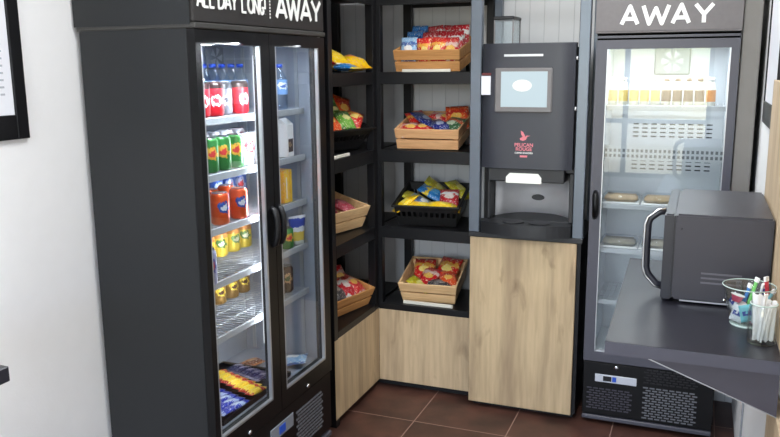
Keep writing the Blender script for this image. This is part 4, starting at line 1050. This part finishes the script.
for k in range(16):
    a = 2.4 * k; r0 = .004 + .0014 * k
    p = (jc[0] + r0 * math.cos(a), jc[1] + r0 * math.sin(a), jc[2] + .008)
    r1 = .006 + .0015 * k; h_ = .105 + .028 * ((k * 7) % 5) / 4
    a2 = a + .5
    q = (jc[0] + r1 * math.cos(a2), jc[1] + r1 * math.sin(a2), jc[2] + h_)
    stick('x', p, q, 'white sugar stick in the clear glass jar', .011, 'white sticks in the glass jar', False, M['white'])

# ------------------------------------------------------------------ frames on the walls, cable
t = Thing('picture_frame', 'black frame with a printed white sheet on the left wall', 'picture frame', (XL, -2.05, 1.49))
xa = XL + .0005
yR, yL, zb_, zt_ = -1.803, -2.38, 1.484, 2.25
t.part('frame', BX((xa, xa + .018, yR - .045, yR, zb_, zt_), (xa, xa + .018, yL, yL + .045, zb_, zt_), (xa, xa + .018, yL + .045, yR - .045, zb_, zb_ + .075), (xa, xa + .018, yL + .045, yR - .045, zt_ - .06, zt_), bev=.002), M['black'])
sh = t.part('printed_sheet', BX((xa, xa + .010, yL + .045, yR - .045, zb_ + .075, zt_ - .06)), M['paper'])
bm = bmesh.new(); rr = random.Random(3)
for k in range(22):
    z = zb_ + .135 + k * .0215
    y = yR - .075
    for q in range(12):
        l_ = rr.uniform(.012, .03); box(bm, xa + .010, xa + .0106, y - l_, y, z, z + .006); y -= l_ + .008
        if y < yL + .12: break
t.part('printed_lines', bm, M['print'], sh)
t = Thing('picture_frame', 'black frame with a white sheet on the right wall beside the bright fridge', 'picture frame', (XR, -.55, 1.474))
xa = XR - .0005
t.part('frame', BX((xa - .014, xa, -.338, -.323, 1.474, 2.25), (xa - .014, xa, -.86, -.845, 1.474, 2.25), (xa - .014, xa, -.845, -.338, 1.474, 1.555), (xa - .014, xa, -.845, -.338, 2.2, 2.25), bev=.002), M['black'])
t.part('printed_sheet', BX((xa - .009, xa, -.845, -.338, 1.555, 2.2)), M['paper'])
bm = bmesh.new(); tube(bm, [(XR - .005, -.40, .02), (XR - .005, -.42, .2), (XR - .005, -.435, .45), (XR - .005, -.43, .75), (XR - .005, -.40, .95)], .004, 8)
solo('power_cable', bm, M['cable'], 'grey power cable hanging down the right wall under the counter', 'cable', (XR - .005, -.40, .016), None, True)

# ------------------------------------------------------------------ light
w = bpy.data.worlds.new('outside'); scene.world = w; w.use_nodes = True
N, L = w.node_tree.nodes, w.node_tree.links
bg = N['Background']
tc = N.new('ShaderNodeTexCoord'); sp = N.new('ShaderNodeSeparateXYZ'); L.new(tc.outputs['Generated'], sp.inputs[0])
nz = N.new('ShaderNodeTexNoise'); nz.inputs['Scale'].default_value = 9; nz.inputs['Detail'].default_value = 4; L.new(tc.outputs['Generated'], nz.inputs['Vector'])
ad = N.new('ShaderNodeMath'); ad.operation = 'MULTIPLY_ADD'; ad.inputs[1].default_value = .16; L.new(nz.outputs['Fac'], ad.inputs[0]); L.new(sp.outputs['Z'], ad.inputs[2])
r = N.new('ShaderNodeValToRGB'); el = r.color_ramp.elements
mr = N.new('ShaderNodeMapRange'); mr.inputs[1].default_value = -.3; mr.inputs[2].default_value = .7; L.new(ad.outputs[0], mr.inputs[0])
el[0].position = 0; el[0].color = (.20, .19, .17, 1); el[1].position = .30; el[1].color = (.34, .32, .26, 1)
for p_, c_ in ((.36, (.70, .64, .42, 1)), (.40, (.50, .56, .36, 1)), (.43, (.78, .90, 1.08, 1)), (1.0, (.78, .90, 1.08, 1))): q = el.new(p_); q.color = c_
L.new(mr.outputs[0], r.inputs['Fac']); L.new(r.outputs[0], bg.inputs['Color']); bg.inputs['Strength'].default_value = 9.0
def area(name, loc, target, sx, sy, power, col=(1, 1, 1), portal=False):
    l = bpy.data.lights.new(name, 'AREA'); l.shape = 'RECTANGLE'; l.size = sx; l.size_y = sy; l.energy = power; l.color = col
    o = bpy.data.objects.new(name, l); C.objects.link(o); o.location = loc
    o.rotation_euler = (Vector(target) - Vector(loc)).to_track_quat('-Z', 'Y').to_euler()
    if portal: l.cycles.is_portal = True
    return o
area('window_portal', ((WX0 + WX1) / 2, YF - .005, (WZ0 + WZ1) / 2), ((WX0 + WX1) / 2, 0, (WZ0 + WZ1) / 2), WX1 - WX0, WZ1 - WZ0, 1, portal=True)
for yy in (-2.2, -4.4): area('ceiling_fill', (.75, yy, H - .02), (.75, yy, 0), .9, .5, 20, (.96, .98, 1))  # unseen fill lights added below the ceiling for overall brightness
area('ceiling_fill', (1.0, -.75, H - .02), (1.0, -.6, 0), .6, .3, 16, (.96, .98, 1))  # added fill, brightens back wall and header around the coffee machine
# cooler lamps
area('cooler_lamp', (-.045, -1.32, 1.783), (-.13, -1.32, 0), .03, .38, 14.0, (.88, .94, 1))
area('cooler_lamp', (-.045, -.87, 1.783), (-.13, -.87, 0), .03, .30, 1.2, (.88, .94, 1))
area('cooler_lamp', (-.040, -1.106, 1.1), (-.30, -1.165, 1.1), .02, 1.1, 4.5, (.9, .95, 1))
area('cooler_lamp', (1.37, .04, 1.768), (1.37, .16, 0), .45, .06, 4.0, (.95, .98, 1))

# ------------------------------------------------------------------ camera
cam = bpy.data.cameras.new('camera'); co = bpy.data.objects.new('camera', cam); C.objects.link(co)
yaw, pitch, roll, f = .3772037, -.1921440, -.0082020, 785.382
fw = Vector((-math.sin(yaw), math.cos(yaw), 0)); rt = Vector((math.cos(yaw), math.sin(yaw), 0)); up = Vector((0, 0, 1))
fw2 = fw * math.cos(pitch) + up * math.sin(pitch); up2 = up * math.cos(pitch) - fw * math.sin(pitch)
r3 = rt * math.cos(roll) + up2 * math.sin(roll); u3 = up2 * math.cos(roll) - rt * math.sin(roll)
mt = Matrix((r3, u3, -fw2)).transposed().to_4x4(); mt.translation = (1.529382, -3.693795, 1.698433)
co.matrix_world = mt
cam.sensor_width = 36; cam.sensor_fit = 'HORIZONTAL'; cam.lens = 36 * f / 780; cam.clip_start = .05
scene.camera = co
vs = scene.view_settings
vs.view_transform = 'Standard'; vs.look = 'None'; vs.exposure = 0.35; vs.gamma = 1.0; vs.use_curve_mapping = False
